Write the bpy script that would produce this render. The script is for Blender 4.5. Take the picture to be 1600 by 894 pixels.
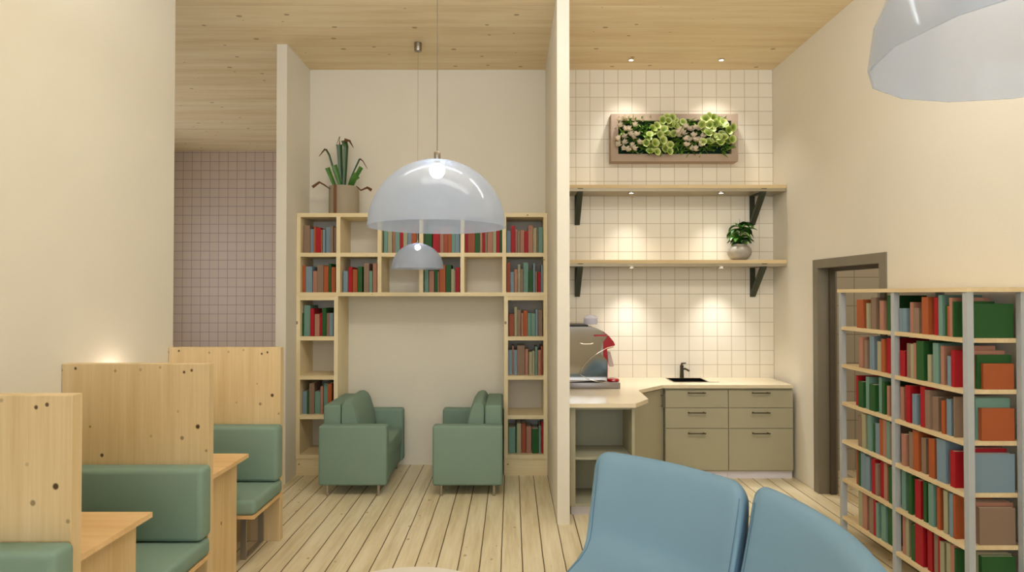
import bpy, bmesh, math, random
from mathutils import Vector, Matrix
random.seed(7)
PI = math.pi
for o in list(bpy.data.objects):
    bpy.data.objects.remove(o, do_unlink=True)
S = bpy.context.scene
COL = S.collection

# ------------------------------------------------------------------ camera
FPX = 985.0
PITCH = math.atan(13.0 / FPX)
CAMZ = 1.75
cd = bpy.data.cameras.new('camera'); cam = bpy.data.objects.new('camera', cd); COL.objects.link(cam)
cd.sensor_width = 36.0; cd.lens = FPX / 1600.0 * 36.0; cd.clip_start = 0.05
cam.location = (0, 0, CAMZ); cam.rotation_euler = (PI / 2 + PITCH, 0, 0)
S.camera = cam

# ------------------------------------------------------------------ colour management, world
S.view_settings.view_transform = 'Standard'
S.view_settings.look = 'None'
S.view_settings.gamma = 1.0
S.view_settings.exposure = 0.13
S.view_settings.use_curve_mapping = False
S.cycles.use_denoising = True
S.cycles.max_bounces = 8
S.cycles.diffuse_bounces = 5
S.cycles.transparent_max_bounces = 12
S.cycles.sample_clamp_indirect = 4.0
S.cycles.caustics_reflective = False
S.cycles.caustics_refractive = False
W = bpy.data.worlds.new('world'); S.world = W; W.use_nodes = True
W.node_tree.nodes['Background'].inputs[0].default_value = (0.75, 0.86, 1.0, 1)
W.node_tree.nodes['Background'].inputs[1].default_value = 0.9

def light(name, kind, loc, energy, color, rot=(0, 0, 0), **kw):
    d = bpy.data.lights.new(name, kind); d.energy = energy; d.color = color
    for k, v in kw.items(): setattr(d, k, v)
    o = bpy.data.objects.new(name, d); COL.objects.link(o); o.location = loc; o.rotation_euler = rot
    return o
# daylight through the high window band behind the camera
light('daylight_window', 'AREA', (0.1, -3.9, 2.4), 104, (0.87, 0.94, 1.0), (PI / 2, 0, 0), shape='RECTANGLE', size=4.4, size_y=2.7)
# added fill for the dim adjoining room on the left, no window there
light('side_room_fill', 'AREA', (-5.7, 7.4, 2.0), 44, (0.95, 0.97, 1.0), (PI / 2, 0, -PI / 2), shape='RECTANGLE', size=3.5, size_y=2.4)
# fill panels added above the frame to light the room, no known fixtures
light('fill_rear', 'AREA', (-0.2, -1.2, 4.0), 18, (0.97, 0.98, 1.0), (0, 0, 0), shape='RECTANGLE', size=2.6, size_y=1.2)
light('fill_mid', 'AREA', (0.4, 1.6, 4.0), 10, (0.97, 0.98, 1.0), (0, 0, 0), shape='RECTANGLE', size=2.6, size_y=0.5)
light('fill_alcove', 'AREA', (-0.5, 3.0, 3.95), 18, (0.93, 1.0, 0.99), (math.radians(30), 0, 0), shape='RECTANGLE', size=2.0, size_y=0.3)  # added fill tilted towards the alcove
light('fill_kitchen', 'AREA', (1.7, 3.0, 3.95), 17, (0.97, 0.98, 1.0), (math.radians(30), 0, 0), shape='RECTANGLE', size=1.6, size_y=0.3)  # added fill for the right wall and kitchen
light('fill_up', 'AREA', (0.1, 2.5, 3.2), 70, (0.98, 0.98, 1.0), (PI, 0, 0), shape='RECTANGLE', size=3.0, size_y=0.25)  # added unseen panel that brightens the ceiling from below

light('niche_fill', 'AREA', (-0.85, 6.2, 1.735), 9, (0.80, 1.0, 0.97), (0, 0, 0), shape='RECTANGLE', size=1.3, size_y=0.08, spread=math.radians(120))  # added cool fill tucked under the bridge bookcase, no lamp there

# ------------------------------------------------------------------ helpers
def at(px, py, Y):
    ca, sa = math.cos(PITCH), math.sin(PITCH)
    u = (px - 800) / FPX; v = (447 - py) / FPX
    dy = ca - sa * v; dz = sa + ca * v
    t = Y / dy
    return Vector((u * t, Y, CAMZ + dz * t))

def srgb(r, g, b):
    f = lambda c: (c / 255 / 12.92) if c / 255 <= 0.04045 else ((c / 255 + 0.055) / 1.055) ** 2.4
    return (f(r), f(g), f(b), 1)

def nbm(): return bmesh.new()

def add_box(bm, x0, x1, y0, y1, z0, z1, bev=0.0, seg=2):
    r = bmesh.ops.create_cube(bm, size=1.0)
    vs = r['verts']
    for v in vs:
        v.co = Vector(((x0 + x1) / 2 + v.co.x * (x1 - x0), (y0 + y1) / 2 + v.co.y * (y1 - y0), (z0 + z1) / 2 + v.co.z * (z1 - z0)))
    if bev > 0:
        es = set()
        for v in vs:
            for e in v.link_edges: es.add(e)
        bmesh.ops.bevel(bm, geom=list(es), offset=bev, segments=seg, profile=0.5, affect='EDGES')
    return bm

def bx(*a, **k): return add_box(nbm(), *a, **k)

def add_tube(bm, pts, r, seg=10, cap=True):
    pts = [Vector(p) for p in pts]
    rings = []
    n = len(pts)
    prev = None
    for i, p in enumerate(pts):
        t = (pts[min(i + 1, n - 1)] - pts[max(i - 1, 0)]).normalized()
        if prev is None:
            a = Vector((0, 0, 1)) if abs(t.z) < 0.9 else Vector((1, 0, 0))
        else: a = prev
        u = (a - t * a.dot(t)).normalized(); w = t.cross(u); prev = u
        rr = r[i] if isinstance(r, (list, tuple)) else r
        rings.append([bm.verts.new(p + (u * math.cos(2 * PI * k / seg) + w * math.sin(2 * PI * k / seg)) * rr) for k in range(seg)])
    for a, b in zip(rings, rings[1:]):
        for k in range(seg):
            bm.faces.new((a[k], a[(k + 1) % seg], b[(k + 1) % seg], b[k]))
    if cap:
        bm.faces.new(rings[0][::-1]); bm.faces.new(rings[-1])
    return bm

def add_lathe(bm, prof, c, seg=40, cap=False):
    """prof: list of (r, z); c: centre (x, y)."""
    rings = []
    for r, z in prof:
        if r < 1e-5: rings.append([bm.verts.new((c[0], c[1], z))])
        else: rings.append([bm.verts.new((c[0] + r * math.cos(2 * PI * k / seg), c[1] + r * math.sin(2 * PI * k / seg), z)) for k in range(seg)])
    for a, b in zip(rings, rings[1:]):
        for k in range(seg):
            k2 = (k + 1) % seg
            if len(a) == 1 and len(b) == 1: continue
            if len(a) == 1: bm.faces.new((a[0], b[k2], b[k]))
            elif len(b) == 1: bm.faces.new((a[k], a[k2], b[0]))
            else: bm.faces.new((a[k], a[k2], b[k2], b[k]))
    if cap:
        if len(rings[0]) > 1: bm.faces.new(rings[0][::-1])
        if len(rings[-1]) > 1: bm.faces.new(rings[-1])
    return bm

def add_prism(bm, pts, axis, a, b):
    """extrude a polygon pts (2D) along axis from a to b."""
    def mk(p, h):
        if axis == 'z': return (p[0], p[1], h)
        if axis == 'y': return (p[0], h, p[1])
        return (h, p[0], p[1])
    lo = [bm.verts.new(mk(p, a)) for p in pts]; hi = [bm.verts.new(mk(p, b)) for p in pts]
    n = len(pts)
    bm.faces.new(lo[::-1]); bm.faces.new(hi)
    for i in range(n): bm.faces.new((lo[i], lo[(i + 1) % n], hi[(i + 1) % n], hi[i]))
    return bm

ORG = {}
def mesh_obj(name, bm, mat, org, smooth=False):
    bmesh.ops.recalc_face_normals(bm, faces=bm.faces[:])
    bmesh.ops.translate(bm, verts=bm.verts[:], vec=-Vector(org))
    me = bpy.data.meshes.new(name); bm.to_mesh(me); bm.free()
    if mat: me.materials.append(mat)
    if smooth:
        for p in me.polygons: p.use_smooth = True
        try: me.set_sharp_from_angle(angle=math.radians(40))
        except Exception: pass
    o = bpy.data.objects.new(name, me); COL.objects.link(o)
    return o

def part(name, bm, mat, parent, smooth=False, label=None):
    org = ORG[parent.name]
    o = mesh_obj(name, bm, mat, org, smooth)
    o.parent = parent
    ORG[o.name] = org
    if label: o['label'] = label
    return o

def thing(name, label, cat, loc, group=None):
    o = bpy.data.objects.new(name, None); COL.objects.link(o); o.location = loc
    o.empty_display_size = 0.1
    ORG[o.name] = Vector(loc)
    o['label'] = label; o['category'] = cat
    if group: o['group'] = group
    return o

def solo(name, bm, mat, label, cat, group=None, smooth=False, loc=None):
    if loc is None:
        xs = [v.co for v in bm.verts]
        loc = Vector(((min(v.x for v in xs) + max(v.x for v in xs)) / 2, (min(v.y for v in xs) + max(v.y for v in xs)) / 2, min(v.z for v in xs)))
    o = mesh_obj(name, bm, mat, loc, smooth); o.location = loc
    ORG[o.name] = Vector(loc)
    o['label'] = label; o['category'] = cat
    if group: o['group'] = group
    return o

def struct(name, bm, mat):
    o = mesh_obj(name, bm, mat, (0, 0, 0)); o['kind'] = 'structure'; ORG[o.name] = Vector((0, 0, 0))
    o['label'] = name.replace('_', ' ')
    return o

# ------------------------------------------------------------------ materials
class NT:
    def __init__(s, name):
        s.m = bpy.data.materials.new(name); s.m.use_nodes = True
        s.t = s.m.node_tree; s.b = s.t.nodes['Principled BSDF']
        s.out = s.t.nodes['Material Output']
    def n(s, typ, **kw):
        x = s.t.nodes.new(typ)
        for k, v in kw.items(): setattr(x, k, v)
        return x
    def l(s, a, b): s.t.links.new(a, b)
    def math(s, op, a, b=None, c=None):
        x = s.n('ShaderNodeMath', operation=op)
        for i, v in enumerate((a, b, c)):
            if v is None: continue
            if isinstance(v, (int, float)): x.inputs[i].default_value = v
            else: s.l(v, x.inputs[i])
        return x.outputs[0]
    def mix(s, f, a, b, blend='MIX'):
        x = s.n('ShaderNodeMix', data_type='RGBA', blend_type=blend)
        for sock, v in ((x.inputs[0], f), (x.inputs[6], a), (x.inputs[7], b)):
            if isinstance(v, (int, float)): sock.default_value = v
            elif isinstance(v, (tuple, list)): sock.default_value = v
            else: s.l(v, sock)
        return x.outputs[2]
    def ramp(s, f, stops):
        x = s.n('ShaderNodeValToRGB'); s.l(f, x.inputs[0])
        e = x.color_ramp.elements
        while len(e) < len(stops): e.new(0.5)
        for i, (p, c) in enumerate(stops):
            e[i].position = p; e[i].color = c if isinstance(c, tuple) else (c, c, c, 1)
        return x.outputs[0]
    def coord(s, scale=(1, 1, 1), loc=(0, 0, 0), kind='Object'):
        c = s.n('ShaderNodeTexCoord'); m = s.n('ShaderNodeMapping')
        s.l(c.outputs[kind], m.inputs[0]); m.inputs['Scale'].default_value = scale; m.inputs['Location'].default_value = loc
        return m.outputs[0]
    def noise(s, v, scale, detail=4, rough=0.55):
        x = s.n('ShaderNodeTexNoise'); s.l(v, x.inputs['Vector'])
        x.inputs['Scale'].default_value = scale; x.inputs['Detail'].default_value = detail; x.inputs['Roughness'].default_value = rough
        return x.outputs['Fac']
    def bump(s, h, strength=0.2, dist=0.01):
        x = s.n('ShaderNodeBump'); x.inputs['Strength'].default_value = strength; x.inputs['Distance'].default_value = dist
        s.l(h, x.inputs['Height']); s.l(x.outputs[0], s.b.inputs['Normal'])

def plain(name, rgb, rough=0.6, metal=0.0, var=0.06, bump=0.0, spec=0.3, nscale=12, coat=0.0):
    t = NT(name)
    c = srgb(*rgb)
    v = t.coord()
    f = t.noise(v, nscale)
    dk = tuple(x * (1 - var) for x in c[:3]) + (1,); lt = tuple(min(1, x * (1 + var)) for x in c[:3]) + (1,)
    t.l(t.mix(f, dk, lt), t.b.inputs['Base Color'])
    t.b.inputs['Roughness'].default_value = rough; t.b.inputs['Metallic'].default_value = metal
    t.b.inputs['Specular IOR Level'].default_value = spec
    if coat: t.b.inputs['Coat Weight'].default_value = coat
    if bump: t.bump(t.noise(v, 220, 3), bump, 0.002)
    return t.m

def wood(name, axis, plane='xz', *, light=(226, 200, 150), dark=(196, 163, 108), knot=(96, 62, 30), knots=2.6, kdens=0.35, rough=0.45, board=None, seedloc=(0, 0, 0), kind='Object', kr=0.055, spots=None):
    t = NT(name)
    sc = {'x': (0.5, 6, 6), 'y': (6, 0.5, 6), 'z': (6, 6, 0.5)}[axis]
    v = t.coord(sc, seedloc, kind)
    n1 = t.noise(v, 1.1, 6, 0.6)
    sc2 = {'x': (1.2, 40, 40), 'y': (40, 1.2, 40), 'z': (40, 40, 1.2)}[axis]
    n2 = t.noise(t.coord(sc2, seedloc, kind), 2.0, 4, 0.6)
    f = t.math('ADD', t.math('MULTIPLY', n1, 0.72), t.math('MULTIPLY', n2, 0.28))
    col = t.ramp(f, [(0.36, srgb(*dark)), (0.5, srgb(*[(a + b) / 2 for a, b in zip(light, dark)])), (0.62, srgb(*light))])
    ksc = {'x': (0.75, 1, 1), 'y': (1, 0.75, 1), 'z': (1, 1, 0.75)}[axis]
    vo = t.n('ShaderNodeTexVoronoi', voronoi_dimensions='2D'); s3 = t.n('ShaderNodeSeparateXYZ'); t.l(t.coord(ksc, seedloc, kind), s3.inputs[0])
    c3_ = t.n('ShaderNodeCombineXYZ'); t.l(s3.outputs['xyz'.index(plane[0])], c3_.inputs[0]); t.l(s3.outputs['xyz'.index(plane[1])], c3_.inputs[1])
    t.l(c3_.outputs[0], vo.inputs['Vector']); vo.inputs['Scale'].default_value = knots
    sep = t.n('ShaderNodeSeparateColor'); t.l(vo.outputs['Color'], sep.inputs[0])
    on = t.math('LESS_THAN', sep.outputs[0], kdens)
    rad = t.math('MULTIPLY', t.math('ADD', sep.outputs[1], 0.35), kr * knots / 2.6 * 0.8)
    kf = t.math('MULTIPLY', t.math('LESS_THAN', vo.outputs['Distance'], rad), on)
    kf = t.math('MULTIPLY', kf, t.math('MULTIPLY_ADD', sep.outputs[2], 0.5, 0.45))
    col = t.mix(kf, col, srgb(*knot))
    if spots:
        oc = t.n('ShaderNodeTexCoord')
        for (kx, kz, kr_, kk) in spots:
            vd = t.n('ShaderNodeVectorMath', operation='SUBTRACT'); t.l(oc.outputs['Object'], vd.inputs[0]); vd.inputs[1].default_value = (kx, 0, kz)
            vm = t.n('ShaderNodeVectorMath', operation='MULTIPLY'); t.l(vd.outputs[0], vm.inputs[0]); vm.inputs[1].default_value = (1, 0, 0.9)
            vl = t.n('ShaderNodeVectorMath', operation='LENGTH'); t.l(vm.outputs[0], vl.inputs[0])
            kn = t.n('ShaderNodeMapRange'); t.l(vl.outputs['Value'], kn.inputs[0])
            kn.inputs[1].default_value = kr_ * 1.25; kn.inputs[2].default_value = kr_ * 0.75; kn.inputs[3].default_value = 0; kn.inputs[4].default_value = kk
            col = t.mix(kn.outputs[0], col, srgb(*knot))
    t.l(col, t.b.inputs['Base Color'])
    t.b.inputs['Roughness'].default_value = rough; t.b.inputs['Specular IOR Level'].default_value = 0.3
    t.bump(n2, 0.08, 0.003)
    return t.m

def floor_mat():
    t = NT('pine_floor_boards')
    c = t.n('ShaderNodeTexCoord'); sp = t.n('ShaderNodeSeparateXYZ'); t.l(c.outputs['Object'], sp.inputs[0])
    wob = t.noise(t.coord((0.3, 2.0, 1)), 2.0, 2)
    xx = t.math('ADD', sp.outputs[0], t.math('MULTIPLY', t.math('SUBTRACT', wob, 0.5), 0.006))
    u = t.math('DIVIDE', t.math('SUBTRACT', xx, 0.345 - 0.1386 * 100), 0.1386)
    fr = t.math('FRACT', u); idx = t.math('FLOOR', u)
    d = t.math('ABSOLUTE', t.math('SUBTRACT', fr, 0.5))
    gap = t.math('GREATER_THAN', d, 0.473)
    wn = t.n('ShaderNodeTexWhiteNoise', noise_dimensions='1D'); t.l(idx, wn.inputs['W'])
    cb = t.n('ShaderNodeCombineXYZ'); t.l(t.math('MULTIPLY', sp.outputs[0], 9), cb.inputs[0])
    t.l(t.math('ADD', t.math('MULTIPLY', sp.outputs[1], 0.8), t.math('MULTIPLY', wn.outputs['Value'], 30)), cb.inputs[1])
    n1 = t.noise(cb.outputs[0], 1.2, 6, 0.6)
    n3 = t.noise(t.coord((30, 1.5, 1)), 2.0, 4, 0.6)
    f = t.math('ADD', t.math('MULTIPLY', n1, 0.75), t.math('MULTIPLY', n3, 0.25))
    col = t.ramp(f, [(0.33, srgb(196, 180, 142)), (0.5, srgb(220, 208, 176)), (0.66, srgb(232, 224, 198))])
    col = t.mix(t.math('MULTIPLY', wn.outputs['Value'], 0.22), col, srgb(196, 166, 118))
    vo = t.n('ShaderNodeTexVoronoi', voronoi_dimensions='2D'); t.l(t.coord((1, 0.7, 1)), vo.inputs['Vector']); vo.inputs['Scale'].default_value = 5.0
    sc = t.n('ShaderNodeSeparateColor'); t.l(vo.outputs['Color'], sc.inputs[0])
    kf = t.math('MULTIPLY', t.math('LESS_THAN', vo.outputs['Distance'], t.math('MULTIPLY', sc.outputs[1], 0.07)), t.math('LESS_THAN', sc.outputs[0], 0.5))
    col = t.mix(t.math('MULTIPLY', kf, 0.55), col, srgb(140, 100, 60))
    col = t.mix(gap, col, srgb(92, 72, 44))
    t.l(col, t.b.inputs['Base Color'])
    t.b.inputs['Roughness'].default_value = 0.36; t.b.inputs['Specular IOR Level'].default_value = 0.35
    t.bump(t.math('SUBTRACT', 1.0, gap), 0.5, 0.004)
    return t.m

def ceiling_mat():
    t = NT('pine_ceiling_panels')
    c = t.n('ShaderNodeTexCoord'); sp = t.n('ShaderNodeSeparateXYZ'); t.l(c.outputs['Object'], sp.inputs[0])
    u = t.math('DIVIDE', sp.outputs[1], 0.42); idx = t.math('FLOOR', u); fr = t.math('FRACT', u)
    wn = t.n('ShaderNodeTexWhiteNoise', noise_dimensions='1D'); t.l(idx, wn.inputs['W'])
    cb = t.n('ShaderNodeCombineXYZ')
    t.l(t.math('ADD', t.math('MULTIPLY', sp.outputs[0], 0.45), t.math('MULTIPLY', wn.outputs['Value'], 40)), cb.inputs[0])
    t.l(t.math('MULTIPLY', sp.outputs[1], 5), cb.inputs[1])
    n1 = t.noise(cb.outputs[0], 1.3, 6, 0.62)
    n3 = t.noise(t.coord((1.2, 34, 1)), 2.0, 4, 0.6)
    f = t.math('ADD', t.math('MULTIPLY', n1, 0.7), t.math('MULTIPLY', n3, 0.3))
    col = t.ramp(f, [(0.34, srgb(214, 192, 150)), (0.5, srgb(230, 213, 178)), (0.64, srgb(238, 225, 194))])
    col = t.mix(t.math('MULTIPLY', wn.outputs['Value'], 0.2), col, srgb(216, 182, 132))
    vo = t.n('ShaderNodeTexVoronoi', voronoi_dimensions='2D'); t.l(t.coord((0.7, 1, 1)), vo.inputs['Vector']); vo.inputs['Scale'].default_value = 4.2
    sc = t.n('ShaderNodeSeparateColor'); t.l(vo.outputs['Color'], sc.inputs[0])
    kf = t.math('MULTIPLY', t.math('LESS_THAN', vo.outputs['Distance'], t.math('MULTIPLY', sc.outputs[1], 0.075)), t.math('LESS_THAN', sc.outputs[0], 0.55))
    col = t.mix(t.math('MULTIPLY', kf, 0.6), col, srgb(120, 84, 40))
    seam = t.math('LESS_THAN', fr, 0.012)
    col = t.mix(t.math('MULTIPLY', seam, 0.3), col, srgb(120, 90, 50))
    t.l(col, t.b.inputs['Base Color']); t.b.inputs['Roughness'].default_value = 0.55; t.b.inputs['Specular IOR Level'].default_value = 0.2
    return t.m

def tile_mat(name, rgb, grout, pitch, ox, oz, axes=(0, 2), lw=0.02, var=0.035):
    t = NT(name)
    c = t.n('ShaderNodeTexCoord'); sp = t.n('ShaderNodeSeparateXYZ'); t.l(c.outputs['Object'], sp.inputs[0])
    us = []
    for ax, of in zip(axes, (ox, oz)):
        us.append(t.math('ADD', t.math('DIVIDE', t.math('SUBTRACT', sp.outputs[ax], of), pitch), 200.0))
    g = []
    for u in us:
        g.append(t.math('GREATER_THAN', t.math('ABSOLUTE', t.math('SUBTRACT', t.math('FRACT', u), 0.5)), 0.5 - lw))
    gr = t.math('MAXIMUM', g[0], g[1])
    cb = t.n('ShaderNodeCombineXYZ'); t.l(t.math('FLOOR', us[0]), cb.inputs[0]); t.l(t.math('FLOOR', us[1]), cb.inputs[1])
    wn = t.n('ShaderNodeTexWhiteNoise', noise_dimensions='2D'); t.l(cb.outputs[0], wn.inputs['Vector'])
    cc = srgb(*rgb)
    n = t.noise(t.coord(), 9, 4)
    f = t.math('ADD', t.math('MULTIPLY', wn.outputs['Value'], 0.6), t.math('MULTIPLY', n, 0.4))
    col = t.mix(f, tuple(x * (1 - var) for x in cc[:3]) + (1,), tuple(min(1, x * (1 + var)) for x in cc[:3]) + (1,))
    col = t.mix(gr, col, srgb(*grout))
    t.l(col, t.b.inputs['Base Color']); t.b.inputs['Roughness'].default_value = 0.4; t.b.inputs['Specular IOR Level'].default_value = 0.35
    t.bump(t.math('SUBTRACT', 1.0, gr), 0.35, 0.003)
    return t.m

def plaster(name, rgb):
    t = NT(name)
    c = srgb(*rgb); v = t.coord()
    f = t.noise(v, 1.6, 5, 0.6)
    t.l(t.mix(f, tuple(x * 0.95 for x in c[:3]) + (1,), tuple(min(1, x * 1.04) for x in c[:3]) + (1,)), t.b.inputs['Base Color'])
    t.b.inputs['Roughness'].default_value = 0.8; t.b.inputs['Specular IOR Level'].default_value = 0.15
    t.bump(t.noise(v, 26, 6, 0.7), 0.22, 0.006)
    return t.m

def emit(name, rgb, strength):
    t = NT(name)
    t.b.inputs['Base Color'].default_value = srgb(*rgb)
    t.b.inputs['Emission Color'].default_value = srgb(*rgb); t.b.inputs['Emission Strength'].default_value = strength
    return t.m

def shade_mat():
    t = NT('frosted_clear_plastic_shade')
    tr = t.n('ShaderNodeBsdfTransparent'); tr.inputs[0].default_value = (0.97, 0.98, 1, 1)
    tl = t.n('ShaderNodeBsdfTranslucent'); tl.inputs[0].default_value = srgb(196, 210, 232)
    df = t.n('ShaderNodeBsdfDiffuse'); df.inputs[0].default_value = srgb(204, 212, 224)
    gl = t.n('ShaderNodeBsdfGlossy'); gl.inputs['Roughness'].default_value = 0.06
    m1 = t.n('ShaderNodeMixShader'); m1.inputs[0].default_value = 0.4
    t.l(df.outputs[0], m1.inputs[1]); t.l(tl.outputs[0], m1.inputs[2])
    m2 = t.n('ShaderNodeMixShader'); m2.inputs[0].default_value = 0.40
    t.l(tr.outputs[0], m2.inputs[1]); t.l(m1.outputs[0], m2.inputs[2])
    lw = t.n('ShaderNodeFresnel'); lw.inputs[0].default_value = 1.5
    n = t.noise(t.coord(), 8, 2)
    m3 = t.n('ShaderNodeMixShader'); t.l(t.math('MULTIPLY', lw.outputs[0], t.math('MULTIPLY_ADD', n, 0.1, 0.2)), m3.inputs[0])
    t.l(m2.outputs[0], m3.inputs[1]); t.l(gl.outputs[0], m3.inputs[2])
    t.l(m3.outputs[0], t.out.inputs[0])
    return t.m

M = {}
M['wall'] = plaster('warm_plaster', (225, 219, 206))
M['tile'] = tile_mat('square_wall_tiles', (236, 229, 214), (192, 178, 156), 0.1455, 0.9515, 3.936)
M['tile_far'] = tile_mat('square_wall_tiles_far_room', (206, 188, 176), (160, 140, 140), 0.1455, 0.05, 4.05, lw=0.028)
M['tile_x'] = tile_mat('large_grey_tiles', (176, 170, 156), (140, 132, 118), 0.285, 0.0, 1.92, lw=0.015)
M['floor'] = floor_mat(); M['ceiling'] = ceiling_mat()
M['pine'] = wood('pine_bookcase', 'z', light=(234, 220, 184), dark=(218, 198, 156), kdens=0.5, knots=4.5, kr=0.028)
M['pine_h'] = wood('pine_boards_lengthwise', 'x', light=(234, 220, 184), dark=(218, 198, 156), kdens=0.5, knots=4.5, kr=0.028)
M['pine_y'] = wood('pine_shelf_boards', 'y', 'yx', light=(228, 208, 168), dark=(208, 182, 138), kdens=0.5, knots=4.5, kr=0.028)
SPT = []
for kx, ky, kr_, kk in [(98.7, 579, 2.6, .95), (120.9, 576.5, 2.4, .9), (182.8, 580.2, 2.3, .5), (222, 578.5, 2.6, .35), (252.6, 574.8, 2.4, .35), (289.8, 582.3, 2.4, .9),
                        (301.5, 579.4, 2.4, .9), (311.6, 666.8, 3.7, .97), (287.3, 684.4, 3.3, .6), (280.6, 643.4, 2.2, .3), (238.8, 681.4, 2.3, .3), (144.3, 666.8, 2.0, .6), (163.1, 711.1, 3.0, .95), (325, 704, 2.4, .5)]:
    SPT.append(((kx - 328.5) / 286.4 + 0.3995, 1.372 - (ky - 569.4) / 286.4, kr_ * 0.85 / 286.4, kk))
M['ply'] = wood('booth_panel_pine', 'z', light=(218, 196, 156), dark=(198, 172, 126), knot=(62, 38, 14), kdens=0.0, spots=SPT)
M['ply_side'] = wood('desk_side_pine', 'z', 'yz', light=(220, 194, 150), dark=(200, 168, 116), knot=(110, 76, 40), kdens=0.4, knots=4.0)
M['ply_h'] = wood('desk_top_pine', 'x', 'xy', light=(222, 188, 140), dark=(204, 166, 114), knot=(110, 76, 40), kdens=0.3, knots=4.0)
M['shelfwood'] = wood('kitchen_shelf_pine', 'x', light=(226, 206, 164), dark=(206, 180, 132), kdens=0.3)
M['green'] = plain('sage_green_upholstery', (120, 144, 130), 0.75, var=0.03, bump=0.15)
M['blue'] = plain('sky_blue_upholstery', (114, 147, 170), 0.7, var=0.03, bump=0.12, nscale=4)
M['piping'] = plain('blue_seam', (88, 122, 146), 0.7)
M['metal'] = plain('brushed_steel', (150, 142, 130), 0.35, 1.0)
M['leg'] = plain('satin_steel_leg', (160, 150, 132), 0.4, 0.5)
M['chrome'] = plain('polished_chrome', (215, 212, 208), 0.08, 1.0, var=0.01)
M['mirror_steel'] = plain('mirror_polished_steel', (172, 168, 164), 0.07, 1.0, var=0.01)
M['handle'] = plain('dark_steel_handle', (78, 72, 58), 0.35, 0.8)
M['postgrey'] = plain('grey_painted_post', (172, 176, 178), 0.55)
M['frame'] = plain('dark_grey_door_frame', (124, 118, 104), 0.5)
M['frame_dark'] = plain('dark_brown_door_leaf', (84, 76, 66), 0.5)
M['cab'] = plain('olive_grey_cabinet_paint', (168, 163, 138), 0.5, var=0.02)
M['cab_in'] = plain('olive_grey_cabinet_interior', (164, 162, 142), 0.55, var=0.02)
M['kick'] = plain('pale_grey_plinth', (226, 222, 232), 0.6)
M['counter'] = plain('cream_stone_worktop', (228, 214, 184), 0.14, var=0.05, nscale=25, spec=0.5)
M['black'] = plain('black_sink', (4, 4, 5), 0.6, spec=0.1)
M['bracket'] = plain('dark_green_grey_bracket', (58, 62, 50), 0.5)
M['rail'] = plain('grey_rail', (168, 158, 136), 0.4, 0.3)
M['red'] = plain('red_enamel', (160, 10, 24), 0.2, spec=0.5)
M['blackplastic'] = plain('black_plastic', (20, 18, 18), 0.4)
M['plasticgrey'] = plain('grey_drip_tray', (148, 142, 140), 0.35, 0.6)
M['handle_light'] = plain('pale_handle', (190, 172, 166), 0.4)
M['concrete'] = plain('grey_concrete_pot', (166, 160, 150), 0.6, var=0.14, nscale=8, bump=0.2)
M['potwood'] = plain('taupe_wood_pot', (158, 146, 126), 0.6, var=0.12, nscale=7)
M['potbrown'] = plain('brown_strap', (122, 86, 58), 0.6)
M['leaf'] = plain('green_leaf', (66, 116, 40), 0.35, var=0.5, nscale=14, spec=0.5)
M['leafdark'] = plain('dark_green_leaf', (34, 72, 28), 0.35, var=0.5, nscale=14, spec=0.5)
M['leaflight'] = plain('light_green_leaf', (142, 188, 96), 0.4, var=0.3, nscale=20)
M['leafdry'] = plain('dry_brown_leaf', (96, 62, 40), 0.6, var=0.3)
M['soil'] = plain('dark_soil', (42, 34, 24), 0.9)
M['frameboard'] = plain('taupe_planter_frame', (172, 152, 134), 0.6, var=0.05)
M['white'] = plain('white_table_top', (232, 226, 216), 0.3, var=0.02)
M['pages'] = plain('book_pages', (222, 214, 196), 0.8)
M['bulb'] = emit('lit_bulb', (232, 240, 255), 30.0)
M['spotglow'] = emit('lit_spot', (255, 240, 210), 12.0)
M['shade'] = shade_mat()
t_ = NT('clear_milky_plastic'); t_.b.inputs['Base Color'].default_value = srgb(226, 224, 240); t_.b.inputs['Roughness'].default_value = 0.15; t_.b.inputs['Alpha'].default_value = 0.45
M['glass'] = t_.m
BK = {'r': ('red', (160, 18, 30)), 'o': ('orange', (164, 84, 44)), 'g': ('dark green', (36, 84, 38)), 't': ('teal', (108, 144, 132)),
      's': ('sage beige', (160, 156, 126)), 'b': ('light blue', (118, 140, 154)), 'n': ('brown', (136, 112, 94)), 'p': ('salmon', (166, 118, 98)),
      'u': ('rust', (150, 76, 52))}
for k, (n, c) in BK.items(): M['bk' + k] = plain(n.replace(' ', '_') + '_book_cover', c, 0.55, var=0.02)

# ------------------------------------------------------------------ setting
ZC = 4.075          # ceiling
YB = 6.50           # back wall
XR = 2.70           # right wall
XL = -2.447         # left wall
YR = -4.0           # rear wall
YF = 10.2           # far wall of the adjoining room
struct('floor', bx(-6.2, 4.6, YR - 0.2, YF + 0.2, -0.12, 0), M['floor'])
struct('ceiling', bx(-6.2, 4.6, YR - 0.2, YF + 0.2, ZC, ZC + 0.15), M['ceiling'])
struct('wall_back_alcove', bx(-2.185, 0.345, YB, YB + 0.1, 0, ZC), M['wall'])
struct('wall_back_kitchen', bx(0.345, XR, YB, YB + 0.1, 0, ZC), M['tile'])
struct('wall_wing', bx(-2.185, -2.09, 5.83, YB, 0, ZC), M['wall'])
struct('wall_far_room_side', bx(-2.185, -2.09, YB + 0.1, YF, 0, ZC), M['wall'])
struct('wall_partition', bx(0.345, 0.44, 4.815, YB, 0, ZC, bev=0.0), M['wall'])
struct('wall_left', bx(XL - 0.12, XL, YR, 4.556, 0, ZC), M['wall'])
struct('wall_far', bx(-6.1, -2.185, YF, YF + 0.1, 0, ZC), M['tile_far'])
struct('wall_far_left', bx(-6.2, -6.1, 4.4, YF, 0, ZC), M['wall'])
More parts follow.
